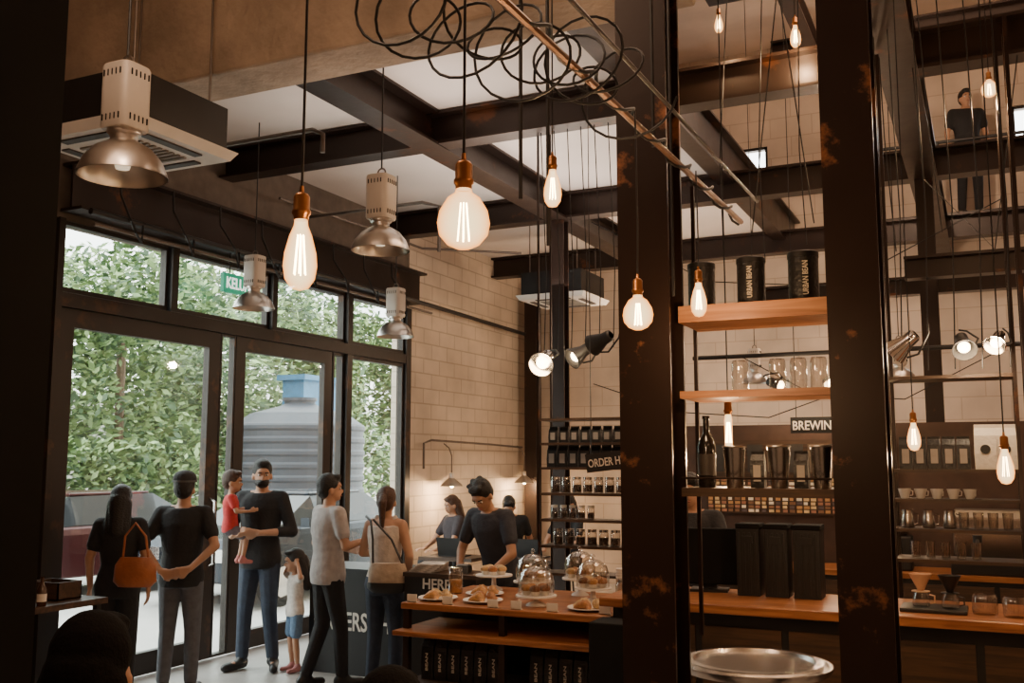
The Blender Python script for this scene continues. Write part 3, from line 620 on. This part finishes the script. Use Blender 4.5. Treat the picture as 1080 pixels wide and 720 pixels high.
for k in range(4):
    e=thing("sauce_bottle","small dark bottle with a white label","bottle",(-6.0+k*.1,4.70+.04*(k%2),.90),group="bottles on the side table")
    G().lathe([(.03,0),(.03,.11),(.012,.15),(.012,.19),(0,.19)],seg=16).make("bottle_body",AMB,e,smooth=True); G().lathe([(.0305,.03),(.0305,.08)],seg=16,cap=False).make("bottle_label",PAPER,e,smooth=True)
# ---------------------------------------------------------------- spotlights
def spot(loc,rot,m,lab,w=0,s=1):
    e=thing("spotlight",lab,"spotlight",loc,group="clamp spotlights"); e.rotation_euler=rot; e.scale=(s,)*3
    G().lathe([(.03,.2),(.045,.19),(.05,.12),(.085,.02),(.09,0),(.085,0),(.045,.11),(0,.12)],seg=26,cap=False).make("housing",m,e,smooth=True)
    G().ell((0,0,.045),(.045,.045,.035)).make("bulb",GLOWW,e,smooth=True)
    G().tube([(.08,0,.05),(.11,0,.12),(.05,0,.26),(0,0,.3)],.008,6).make("bracket",BLACK,e,smooth=True)
    if w: point((0,0,-.1),w,(1,.7,.42),.04,e)
spot((-3.23,7.32,2.62),(-1.1,-.3,0),CHROME,"chrome clamp spotlight on the shelf rack",10,1.15); spot((-2.98,7.36,2.66),(-.7,.8,0),BLACK,"black clamp spotlight on the shelf rack"); spot((-2.8,7.36,2.76),(.3,1.2,0),BLACK,"black clamp spotlight on the shelf rack")
spot((-.10,6.45,2.5),(-.9,-.2,0),BLACK,"black clamp spotlight glowing above the bar rack",9,.8); spot((.06,6.45,2.52),(-.9,.4,0),CHROME,"chrome clamp spotlight glowing above the bar rack",9,.7); spot((-.5,6.45,2.5),(.2,.9,0),CHROME,"chrome clamp spotlight on the bar rack",0,.9)
spot((-1.6,8.9,2.5),(-.5,-1.2,0),BLACK,"black track spotlight above the brewing sign",14,.9); spot((-1.2,8.9,2.5),(-.8,.5,0),CHROME,"chrome track spotlight above the brewing sign",14,.9)
pipe("track_rail",[(-2.4,8.88,2.78),(2.0,8.88,2.78)],.02,BLACK,"black lighting track above the brewing station","lighting track")
# ---------------------------------------------------------------- outside
def tree(loc,s,seed,H=4.2):
    random.seed(seed); e=thing("tree","leafy green tree outside the doors","tree",loc); e.scale=(s,)*3
    G().tube([(0,0,0),(.1,.05,1),(0,.1,2.2),(.1,0,3.2)],.07,8).make("trunk",BARK,e,smooth=True)
    g=G(); bl=[(random.uniform(-.8,.8),random.uniform(-1.0,1.0),.8+(H-.8)*i/12,random.uniform(.65,.95)) for i in range(13)]
    for _ in range(7000):
        x,y,z,r=bl[random.randrange(13)]; d=V((random.gauss(0,1),random.gauss(0,1),random.gauss(0,1))).normalized()*r*random.uniform(.5,1)
        c=V((x,y,z))+d; a=V((random.gauss(0,1),random.gauss(0,1),random.gauss(0,.6))).normalized(); b=a.orthogonal().normalized(); L=random.uniform(.06,.115)
        g.add([c-a*L,c+b*L*.42,c+a*L,c-b*L*.42],[(0,1,2,3)],random.randrange(3))
    o=g.make("foliage",[LEAF,M("leaves_light",(.26,.36,.15),.6,0,.3,2),M("leaves_dark",(.05,.095,.04),.6,0,.3,2)],e); o["kind"]="stuff"; return e
t=tree((-17.3,12.2,-.04),1.4,3); t2=tree((-17.3,16.0,-.04),1.4,5,4.5)
dup(t2,(-17.3,8.2,-.04),2.0); dup(t,(-17.3,19.8,-.04),1.2); dup(t2,(-17.3,23.8,-.04),3.3); dup(t,(-17.4,27.8,-.04),4)
dup(t,(-22,17.5,-.04),2.4,None,1.6); dup(t2,(-22,23.0,-.04),.4,None,1.6); dup(t,(-22,29,-.04),1.4,None,1.6)
random.seed(11)
e=thing("hedge","dense green hedge along the parking area","hedge",(-14.3,10.6,-.04))
g=G()
for _ in range(9000):
    c=V((random.uniform(-.3,.3),random.uniform(-4.5,4.2),random.uniform(.05,2.3))); c.z=min(c.z,2.3-.5*abs(math.sin(c.y*2.1))*random.random()); a=V((random.gauss(0,1),random.gauss(0,1),random.gauss(0,.6))).normalized(); b=a.orthogonal().normalized(); L=random.uniform(.07,.12)
    g.add([c-a*L,c+b*L*.45,c+a*L,c-b*L*.45],[(0,1,2,3)],random.randrange(3))
o=g.make("foliage",[MATS["leaves"],MATS["leaves_light"],MATS["leaves_dark"]],e); o["kind"]="stuff"
tag(G().box(-28,-27,0,45,-.04,4).make("far_building",M("far_wall",(.5,.48,.44),.8)),"pale building wall across the car park","building")
g=G().box(-14.7,-14.1,18.5,19.9,-.04,3.7); g.box(-14.8,-14.0,18.4,20.0,3.7,3.82); g.box(-14.09,-14.07,18.9,19.5,0,2.1)
tag(g.make("blue_shed",M("blue_paint",(.03,.13,.24),.5)),"blue painted shed beyond the water tank","shed")
e=thing("water_tank","large ribbed dark plastic water tank","water tank",(-12.2,15.9,-.04))
P=[(1.25,0)]; z=.05
while z<2.5: P+=[(1.25,z),(1.28,z+.04),(1.28,z+.10),(1.25,z+.14)]; z+=.24
P+=[(1.22,2.6),(.95,2.8),(.4,2.95),(.3,3.0),(.3,3.06),(0,3.07)]
G().lathe(P,seg=48).make("tank_body",TANK,e,smooth=False); G().lathe([(.33,3.06),(.33,3.12),(0,3.14)],seg=24).make("tank_lid",TANK,e)
def car(loc,rz,lab,m):
    e=thing("car",lab,"car",loc,rz); W=.87
    prof=[(-2.15,.35),(-2.15,.75),(-2.0,.9),(-1.1,1.0),(1.5,1.02),(2.1,.92),(2.18,.6),(2.15,.3)]
    def sec(x,k): return [(x,y,.3+(z-.3)*k) for y,z in prof]
    G().loft([sec(-W,.85),sec(-W*.96,1),sec(W*.96,1),sec(W,.85)]).make("body",m,e,bevel=.03)
    bot=[(-1.15,.98),(-.45,1.4),(.9,1.42),(1.65,1.0)]; R=[]
    for x,k in((-W*.92,0),(-W*.72,1),(W*.72,1),(W*.92,0)): R.append([(x,y,z if k else .98+(z-.98)*.1) for y,z in bot])
    G().loft(R).make("cabin_glass",CARG,e); G().box(-W*.66,W*.66,-.42,.88,1.40,1.45).make("roof",m,e,bevel=.02)
    for sx in(-1,1):
        for y in(-1.35,1.35):
            G().cyl((sx*W*.82,y,.32),(sx*(W+.02),y,.32),.32,seg=28).make("wheel",TYRE,e,smooth=True)
            G().cyl((sx*W*.9,y,.32),(sx*(W+.03),y,.32),.2,seg=10).make("hubcap",ALU,e)
        G().box(sx*.62-.17,sx*.62+.17,-2.19,-2.1,.62,.78).make("headlight",CHROME,e)
        G().box(sx*.68-.13,sx*.68+.13,2.12,2.2,.66,.86).make("tail_light",M("tail_red",(.5,.02,.02),.3,emit=.4,ecol=(.8,.05,.03)),e)
        G().box(sx*(W+.06)-.07,sx*(W+.06)+.07,-.95,-.85,1.0,1.12).make("wing_mirror",m,e)
    G().box(-.4,.4,-2.18,-2.1,.42,.56).make("grille",BLACK,e)
car((-9.35,12.1,-.04),0,"dark blue-grey car parked just outside the doors",CARP)
car((-12.0,10.4,-.04),-.12,"dark maroon car parked beyond the glass door",M("car_maroon",(.055,.014,.014),.25,.3,.05,spec=.4))
# ---------------------------------------------------------------- people
SKIN=M("skin",(.46,.25,.155),.55,0,.08,12); SKIND=M("skin_tan",(.36,.19,.12),.55,0,.08,12); HAIRK=M("hair_black",(.010,.008,.007),.55,0,.4,60,.5,90); HAIRB=M("hair_brown",(.06,.025,.012),.5,0,.4,60,.5,90)
HAIRD=M("hair_matte",(.004,.003,.003),.9,0,.3,60,.2,120,spec=.1)
def cloth(n,c,rough=.85): return M("cloth_"+n,c,rough,0,.15,20,.25,45)
EYEW=M("eye_white",(.7,.68,.65),.3); EYEK=M("eye_iris",(.02,.012,.01),.2); LIP=M("lips",(.35,.12,.09),.5)
def person(lab,loc,yaw,H=1.75,lean=0,head=(0,0),hs=1.0,L=None,R=None,lleg=None,rleg=None,top="tee",topm=None,botm=None,shoem=None,skin=SKIN,hair="short",hairm=HAIRK,female=False,vox=.011,beard=False,bot="trousers",face=True,shoes=True,zoff=0):
    e=thing("person",lab,"person",(loc[0],loc[1],zoff),math.radians(yaw)); s=H/1.75; e.scale=(s,)*3
    def up(p):
        p=V(p); 
        if p.z<.93: return p
        k=min(1,(p.z-.93)/.12); y,z=p.y,p.z-.93; a=math.radians(lean)*k
        return V((p.x,y*math.cos(a)+z*math.sin(a),.93+z*math.cos(a)-y*math.sin(a)))
    hm=Matrix.Rotation(math.radians(head[0]),3,'Z')@Matrix.Rotation(math.radians(-head[1]),3,'X')
    def hd(p):
        q=hm@(V((p[0],p[1],p[2]-1.52))*hs)
        return up(V((0,.01,1.52)))+Matrix.Rotation(-math.radians(lean),3,'X')@q
    sw=.165 if female else .19
    R=R or ((sw+.06,-.03,1.16),(sw+.07,.04,.92),(0,.1,-1),(-1,0,0)); L=L or ((-sw-.06,-.03,1.16),(-sw-.07,.04,.92),(0,.1,-1),(1,0,0))
    rleg=rleg or ((.10,.02,.50),(.11,-.02,.09),(.13,.14)); lleg=lleg or ((-.10,.02,.50),(-.11,-.02,.09),(-.13,.14))
    def torso(g,inf,z0=.86,z1=1.48):
        prof=[(.84,.155,.115),(.92,.168 if not female else .175,.125),(1.0,.155,.115),(1.10,.14 if not female else .122,.10),(1.22,.155 if not female else .138,.112),(1.34,.175 if not female else .155,.118),(1.42,sw-.005,.09),(1.47,.11,.07),(1.50,.055,.055)]
        rr=[]
        for z,a,b in prof:
            if z<z0-.001 or z>z1+.001: continue
            rr.append([up(((a+inf)*math.cos(t),(b+inf)*math.sin(t),z)) for t in [2*pi*i/20 for i in range(20)]])
        g.loft(rr)
    def hand(g,w,d,n,ts):
        w=V(w);d=V(d).normalized();n=V(n); n=(n-d*n.dot(d)).normalized(); sd=d.cross(n)
        for k in(-.026,-.009,.009,.026): g.rc(w+sd*k*.55,w+d*.085+sd*k,.015,.0125,8)
        for k,l in((-.031,.062),(-.0105,.078),(.0105,.082),(.031,.07)):
            b=w+d*.088+sd*k; m=b+d*l*.5+n*l*.12; t=m+(d*.72+n*.6).normalized()*l*.5
            g.rc(b,m,.0105,.0095,7); g.rc(m,t,.0095,.008,7)
        b=w+d*.03+sd*.026*ts; m=b+(d*.7+sd*ts*.7).normalized()*.04; t=m+(d+n*.4+sd*ts*.1).normalized()*.035
        g.rc(b,m,.014,.011,7); g.rc(m,t,.011,.009,7)
    g=G(); torso(g,0)
    g.rc(up((0,-.005,1.46)),hd((0,0,1.57)),.055,.052,12)
    g.ell((0,-.012,1.645),(.074,.094,.098),hd); g.ell((0,.022,1.585),(.057,.068,.066),hd); g.ell((0,.062,1.548),(.028,.026,.022),hd)
    g.ell((0,.093,1.606),(.012,.02,.022),hd); g.ell((0,.072,1.655),(.05,.022,.02),hd)
    for sx in(-1,1): g.ell((sx*.077,-.005,1.605),(.012,.02,.032),hd,8,6)
    arms=((sw,R,1),(-sw,L,-1)); 
    for x,A,sg in arms:
        S=up((x*.93,0,1.425)); E=V(A[0]);W=V(A[1]); g.rc(up((x*.4,0,1.44)),S,.055,.052); g.rc(S,E,.052,.038); g.rc(E,W,.040,.025); hand(g,W,A[2],A[3],A[4] if len(A)>4 else 1)
    for sx,Lg in((1,rleg),(-1,lleg)):
        hp=V((sx*.085,0,.88)); K=V(Lg[0]);A=V(Lg[1]); g.rc(hp,K,.085,.052); g.rc(K,K+(A-K)*.35,.052,.054); g.rc(K+(A-K)*.35,A,.054,.034); T=V((Lg[2][0],Lg[2][1],A.z-.05)); g.rc(A+V((0,-.01,-.035)),T,.035,.028)
    remesh("body",g,vox,2,skin,e)
    if topm:
        g=G(); torso(g,.018 if top!="tank" else .012,.84,1.47 if top!="tank" else 1.43)
        g.rc(up((0,0,.95)),up((0,0,1.3)),.08,.08)
        if top=="tank":
            for sx in(-1,1): g.rc(up((sx*.09,.07,1.36)),up((sx*.085,-.0,1.485)),.03,.028); g.rc(up((sx*.085,0,1.485)),up((sx*.09,-.07,1.36)),.028,.03)
        for x,A,sg in arms:
            S=up((x*.93,0,1.425)); E=V(A[0]);W=V(A[1])
            if top!="tank": g.rc(up((x*.35,0,1.43)),S,.062,.066)
            if top=="tee": g.rc(S,S+(E-S)*.62,.067,.062)
            if top in("long","rolled"):
                g.rc(S,E,.067,.052); g.rc(E,E+(W-E)*(.93 if top=="long" else .4),.053,.042)
        remesh("shirt",g,vox,4,topm,e)
    if botm:
        g=G(); torso(g,.014,.84,1.0)
        for sx,Lg in((1,rleg),(-1,lleg)):
            hp=V((sx*.085,0,.88)); K=V(Lg[0]);A=V(Lg[1])
            if bot=="trousers": g.rc(hp,K,.098,.068); g.rc(K,A+(K-A)*.06,.068,.055)
            else: g.rc(hp,hp+(K-hp)*.75,.10,.098)
        remesh("trousers" if bot=="trousers" else "shorts",g,vox,4,botm,e)
    if shoes:
        for sx,Lg in((1,rleg),(-1,lleg)):
            A=V(Lg[1]); T=V((Lg[2][0],Lg[2][1],A.z-.055)); g=G(); g.rc(A+V((0,-.03,-.03)),A+V((0,.03,-.015)),.045,.042); g.rc(A+V((0,-.03,-.045)),T,.042,.036); g.rc(A+V((0,0,-.0)),A+V((0,0,.03)),.043,.045)
            remesh("shoe",g,vox,2,shoem or BLACK,e)
    g=G()
    if hair!="none":
        g.ell((0,-.025,1.665),(.086,.100,.098),hd); g.ell((0,-.055,1.625),(.078,.065,.085),hd)
        if hair in("short","messy"): g.ell((0,.045,1.725),(.06,.045,.03),hd)
        if hair=="messy":
            for k in range(16):
                a=k*2.4; rr=.035+.03*(k%3)/2; g.ell((rr*math.cos(a),.02+rr*1.1*math.sin(a)-.03,1.735+.008*(k%3)-rr*.15),(.026,.026,.018),hd,8,6)
        if hair=="long":
            g.ell((0,.04,1.72),(.06,.05,.03),hd); g.rc((0,-.07,1.62),(0,-.10,1.38),.085,.07,12,0,hd); g.rc((.045,-.06,1.6),(.06,-.09,1.36),.055,.05,10,0,hd); g.rc((-.045,-.06,1.6),(-.06,-.09,1.36),.055,.05,10,0,hd)
        if hair=="tail":
            g.ell((0,.04,1.72),(.06,.05,.03),hd); g.rc((0,-.11,1.67),(0,-.15,1.62),.032,.04,10,0,hd); g.rc((0,-.15,1.62),(0,-.14,1.42),.04,.02,10,0,hd)
        remesh("hair",g,.009,2,hairm,e)
    if hair=="cap":
        g=G(); g.ell((0,-.012,1.71),(.094,.112,.068),hd)
        g.rc((-.03,.09,1.69),(.03,.09,1.69),.012,.012,8,0,hd); g.ell((0,.12,1.69),(.065,.06,.01),hd); remesh("cap",g,.008,1,cloth("cap",(.03,.03,.034)),e)
        g=G(); g.lathe([(.095,0),(.097,.003),(.097,.012),(.094,.015)],(0,0,0),24,0,False); g.v=[tuple(hd((x,y*1.17-.012,z+1.678))) for x,y,z in g.v]; g.make("cap_band",M("cap_grey",(.10,.10,.10),.8),e,smooth=True)
    if beard:
        g=G(); g.ell((0,.030,1.562),(.062,.072,.050),hd); g.ell((0,.092,1.578),(.03,.014,.008),hd); remesh("beard",g,.008,1,hairm,e)
    if face:
        for sx in(-1,1):
            G().ell((sx*.03,.078,1.628),(.014,.009,.008),hd,10,6).make("eye",EYEW,e,smooth=True); G().ell((sx*.03,.086,1.628),(.006,.004,.006),hd,8,6).make("iris",EYEK,e,smooth=True)
            G().rc((sx*.018,.092,1.648),(sx*.044,.08,1.648),.005,.0035,6,0,hd).make("eyebrow",hairm,e,smooth=True)
        G().ell((0,.092,1.568),(.022,.008,.007),hd,10,6).make("mouth",LIP,e,smooth=True)
    return e
BLK=cloth("black",(.014,.014,.016)); JEAN=cloth("jeans_blue",(.03,.042,.068)); JEANG=cloth("jeans_grey",(.10,.105,.12)); GREY=cloth("grey",(.40,.37,.36)); CREAM=cloth("cream",(.58,.50,.44)); RED=cloth("red",(.50,.04,.04)); WHT=cloth("white",(.7,.66,.62)); DEN=cloth("denim",(.12,.20,.32)); NAVY=cloth("navy",(.04,.042,.055)); KHAR=cloth("charcoal",(.008,.008,.008))
person("person with long black hair in a black top, back turned",(-6.2,5.85),30,1.66,hair="long",top="tee",topm=BLK,botm=BLK,female=True,face=False)
e=thing("handbag","orange-brown leather handbag on a shoulder","handbag",(-5.93,5.76,.90),.4)
LTH=M("leather_tan",(.38,.12,.045),.4,0,.2,8,.3,30)
G().loft([[(a*math.cos(t),b*math.sin(t),z) for t in [2*pi*i/16 for i in range(16)]] for z,a,b in((0,.13,.05),(.04,.17,.07),(.16,.16,.06),(.22,.12,.035))]).make("bag_body",LTH,e,smooth=True)
G().tube([(-.10,0,.2),(-.08,-.02,.38),(0,-.03,.48),(.08,-.02,.38),(.10,0,.2)],.009,6).make("strap",LTH,e,smooth=True)
person("person in black tee and grey jeans, hands behind the back",(-5.98,6.30),28,1.75,hair="cap",hairm=HAIRK,topm=BLK,botm=JEANG,R=((.29,-.10,1.17),(.12,-.19,1.0),(-1,-.1,-.25),(0,1,0),1),L=((-.29,-.10,1.17),(-.12,-.17,.98),(1,-.15,-.25),(0,1,0),-1),face=False)
person("bearded person in black shirt and jeans carrying a toddler",(-6.0,7.30),196,1.86,topm=BLK,top="rolled",botm=JEAN,beard=True,head=(28,5),R=((.27,.02,1.15),(.14,.27,1.12),(-.9,.5,.05),(0,0,1),1),L=((-.29,.03,1.15),(-.10,.27,1.15),(.95,.35,.1),(0,-1,.2),1),rleg=((.11,.03,.50),(.14,.0,.09),(.22,.15)),lleg=((-.10,.02,.50),(-.12,-.04,.09),(-.19,.11)),skin=SKIN,vox=.010)
person("toddler in a red shirt held on an adult's arm",(-6.10,7.00),-50,.92,hs=1.55,head=(-10,5),topm=RED,botm=cloth("toddler_shorts",(.12,.10,.12)),bot="shorts",hair="short",hairm=HAIRB,R=((.26,.10,1.2),(.22,.30,1.2),(0,1,.2),(-1,0,0),1),L=((-.25,.12,1.2),(-.2,.32,1.25),(0,1,.2),(1,0,0),-1),rleg=((.12,.28,.80),(.14,.22,.42),(.15,.36)),lleg=((-.12,.24,.78),(-.14,.16,.40),(-.15,.30)),shoem=cloth("pink_shoe",(.5,.18,.16)),vox=.016,zoff=.78)
person("little child in white top and denim shorts touching the head",(-5.66,7.38),150,1.0,hs=1.5,head=(-10,8),topm=WHT,botm=DEN,bot="shorts",hair="long",hairm=HAIRK,R=((.30,.05,1.46),(.13,.04,1.70),(-.6,0,.7),(-.3,-.3,-1),1),L=((-.30,.05,1.46),(-.13,.04,1.70),(.6,0,.7),(.3,-.3,-1),-1),female=True,vox=.016,shoem=cloth("pink_shoe2",(.45,.2,.2)))
person("person in a grey tee and black trousers queuing at counter",(-5.04,7.0),-28,1.74,topm=GREY,botm=BLK,head=(-18,0),R=((.27,.02,1.16),(.20,.24,1.20),(-.3,.9,.15),(-1,0,0),1),L=((-.28,.02,1.16),(-.12,.25,1.10),(.9,.4,0),(0,-1,0),-1),rleg=((.09,.08,.50),(.10,.10,.09),(.14,.26)),lleg=((-.08,.0,.50),(-.06,-.16,.09),(-.08,.0)),shoem=BLACK)
person("person with ponytail in cream tank top with a shoulder bag",(-4.45,6.96),5,1.64,topm=CREAM,top="tank",botm=JEAN,hair="tail",hairm=HAIRB,female=True,head=(12,0),R=((.24,-.02,1.17),(.17,.10,.98),(-.3,.9,-.2),(-1,0,0),1),L=((-.24,.03,1.18),(-.18,.26,1.15),(.3,.9,0),(0,0,-1),1),face=False)
e=thing("shoulder_bag","beige and black canvas shoulder bag on a hip","handbag",(-4.27,6.72,.84),.35)
G().loft([[(a*math.cos(t),b*math.sin(t),z) for t in [2*pi*i/16 for i in range(16)]] for z,a,b in((0,.12,.045),(.03,.16,.06),(.15,.155,.06),(.22,.13,.04))]).make("bag_body",cloth("canvas",(.40,.31,.23)),e,smooth=True)
G().loft([[(a*math.cos(t),b*math.sin(t),z) for t in [2*pi*i/16 for i in range(16)]] for z,a,b in((-.003,.125,.05),(.03,.165,.065),(.075,.165,.066))]).make("bag_base",BLACK,e,smooth=True)
G().tube([(-.12,0,.2),(-.13,.02,.4),(-.16,.07,.54),(-.22,.16,.57)],.01,6).tube([(.12,0,.2),(.02,.02,.4),(-.14,.07,.55)],.01,6).make("strap",BLACK,e,smooth=True)
person("cashier in a navy tee leaning over the counter",(-3.62,7.42),165,1.76,lean=18,head=(10,24),topm=NAVY,botm=BLK,hair="messy",R=((.27,.20,1.12),(.16,.34,1.0),(-.3,.95,-.1),(0,0,-1),1),L=((-.27,.20,1.12),(-.18,.32,1.0),(.3,.95,-.1),(0,0,-1),1),vox=.010)
person("barista in dark grey standing behind the bar",(-2.02,7.35),185,1.76,lean=4,head=(0,8),topm=cloth("charcoal_tee",(.03,.03,.034)),botm=BLK,hair="short",skin=SKIN,R=((.27,.12,1.15),(.15,.36,1.12),(-.3,.95,0),(0,0,-1),1),L=((-.27,.12,1.15),(-.15,.36,1.12),(.3,.95,0),(0,0,-1),1))
SITR=((.10,.42,.88),(.12,.44,.47),(.13,.60)); SITL=((-.10,.42,.88),(-.12,.44,.47),(-.13,.60))
def stool(x,y,h,rz=0):
    e=thing("bar_stool","dark metal stool with a round seat","stool",(x,y,0),rz,group="stools")
    G().lathe([(.0,h-.03),(.17,h-.03),(.18,h-.01),(.17,h),(0,h)],seg=24).make("seat",WOODD,e,smooth=True)
    for k in range(4): a=pi/4+k*pi/2; G().cyl((.1*math.cos(a),.1*math.sin(a),h-.03),(.2*math.cos(a),.2*math.sin(a),0),.012,seg=8).make("leg",BLACK,e)
def seated(lab,x,y,yaw,zs,**k):
    H=k.get("H",1.7); zo=zs-.775*H/1.75
    person(lab,(x,y),yaw,lleg=SITL,rleg=SITR,zoff=zo,**k); stool(x,y,zs)
seated("seated person with brown hair working at a laptop",-6.1,11.1,150,.52,H=1.62,topm=cloth("dark_top",(.05,.04,.045)),botm=BLK,hair="long",hairm=HAIRB,female=True,head=(0,15),vox=.014,R=((.24,.15,1.15),(.15,.36,1.05),(-.2,1,0),(0,0,-1),1),L=((-.24,.15,1.15),(-.15,.36,1.05),(.2,1,0),(0,0,-1),1))
seated("seated person in dark clothes bent toward a table",-5.5,11.5,200,.50,H=1.72,topm=BLK,botm=BLK,head=(0,25),lean=15,vox=.014)
seated("seated person in black beside the block wall",-4.75,11.6,170,.52,H=1.65,topm=BLK,botm=BLK,hair="long",female=True,head=(0,5),vox=.014,R=((.24,.15,1.15),(.15,.36,1.05),(-.2,1,0),(0,0,-1),1),L=((-.24,.15,1.15),(-.15,.36,1.05),(.2,1,0),(0,0,-1),1))
seated("seated person with dark hair seen from behind",-1.78,1.62,25,.56,H=1.72,topm=KHAR,botm=BLK,hair="long",hairm=HAIRD,face=False,vox=.014,skin=SKIND)
seated("seated person with black hair, back turned, head lowered",-1.20,1.90,25,.47,H=1.66,topm=KHAR,botm=BLK,hair="short",hairm=HAIRD,face=False,head=(0,10),vox=.014,skin=SKIND)
e=thing("walkway","dark steel walkway of the upper level","walkway",(.0,13.3,4.92)); G().box(-1.5,3.9,.25,1.25,0,.06).make("deck",STEEL,e)
for k in range(6): G().cyl((-1.4+k*1.0,.28,.06),(-1.4+k*1.0,.28,1.0),.02).make("post",BLACK,e)
G().cyl((-1.5,.28,1.0),(3.9,.28,1.0),.022).make("handrail",BLACK,e)
person("person in dark clothes on the upper walkway",(-.05,13.9),200,1.7,topm=BLK,botm=BLK,hair="short",vox=.02,zoff=4.98)
for (x,y) in((-5.75,10.5),(-4.83,10.72)):
    e=thing("cafe_table","dark square cafe table by the block wall","table",(x,y,0),group="cafe tables"); G().box(-.35,.35,-.25,.25,.70,.74).make("table_top",WOODD,e); G().cyl((0,0,.02),(0,0,.70),.03).make("pole",BLACK,e); G().box(-.22,.22,-.22,.22,0,.02).make("base",BLACK,e)
    e=thing("laptop","open dark laptop on a cafe table","laptop",(x,y,.74),group="laptops"); G().box(-.16,.16,-.11,.11,0,.015).make("keyboard",BLACK,e); G().box(-.16,.16,-.006,.006,0,.21).make("screen",BLACK,e,loc=(0,-.11,.015),rot=(.25,0,0))
# ---------------------------------------------------------------- lights
w=bpy.data.worlds.new("sky"); bpy.context.scene.world=w; w.use_nodes=True; nt=w.node_tree; bg=nt.nodes["Background"]
tc=nt.nodes.new("ShaderNodeTexCoord"); sx=nt.nodes.new("ShaderNodeSeparateXYZ"); cr=nt.nodes.new("ShaderNodeValToRGB")
cr.color_ramp.elements[0].position=.45; cr.color_ramp.elements[0].color=(.75,.72,.66,1); cr.color_ramp.elements[1].position=.75; cr.color_ramp.elements[1].color=(.97,1,.99,1)
mp=nt.nodes.new("ShaderNodeMapRange"); mp.inputs[1].default_value=-1; nt.links.new(tc.outputs["Generated"],sx.inputs[0]); nt.links.new(sx.outputs["Z"],mp.inputs[0]); nt.links.new(mp.outputs[0],cr.inputs[0]); nt.links.new(cr.outputs[0],bg.inputs[0]); bg.inputs[1].default_value=9.0
def area(loc,rot,sx,sy,W,col,portal=False,name="area_light"):
    l=bpy.data.lights.new(name,'AREA'); l.shape='RECTANGLE'; l.size=sx; l.size_y=sy; l.energy=W; l.color=col
    if portal: l.cycles.is_portal=True
    o=bpy.data.objects.new(name,l); C.objects.link(o); o.location=loc; o.rotation_euler=rot; return o
area((-6.98,8.2,1.9),(0,-pi/2,0),3.8,5.5,1,(1,1,1),True,"window_portal")
area((0,7.5,7.8),(0,0,0),3,4,230,(1,.66,.44),name="hall_fill"); area((-2.5,1.0,5.5),(0,0,0),2,3,45,(1,.66,.44),name="hall_fill")  # unseen overhead area fills, added to brighten hall and foreground
area((-4.0,8.8,3.85),(pi,0,0),1.2,5,70,(1,.82,.70),name="ceiling_fill")  # upward fill without a fitting, added to brighten the ceiling
point((-2.6,2.4,4.75),48,(1,.68,.45),.12); point((1.1,1.6,3.4),30,(1,.58,.34),.12)  # bare fill points out of view, added for the concrete beam and columns
point((-1.5,12.2,3.4),80,(1,.68,.44),.06); point((1.5,10.8,3.2),60,(1,.66,.42),.06); point((-4.2,12.6,3.3),60,(1,.72,.48),.06); point((-.6,10.5,5.9),170,(1,.72,.50),.06)  # more added fill points, no lamp bodies, for back of room and upper hall
# ---------------------------------------------------------------- camera
cd=bpy.data.cameras.new("camera"); cd.sensor_width=36; cd.lens=35; cd.clip_start=.05; cam=bpy.data.objects.new("camera",cd); C.objects.link(cam)
cam.location=(0,0,1.85); cam.rotation_euler=(pi/2+math.atan(.12),0,math.radians(25.48)); bpy.context.scene.camera=cam
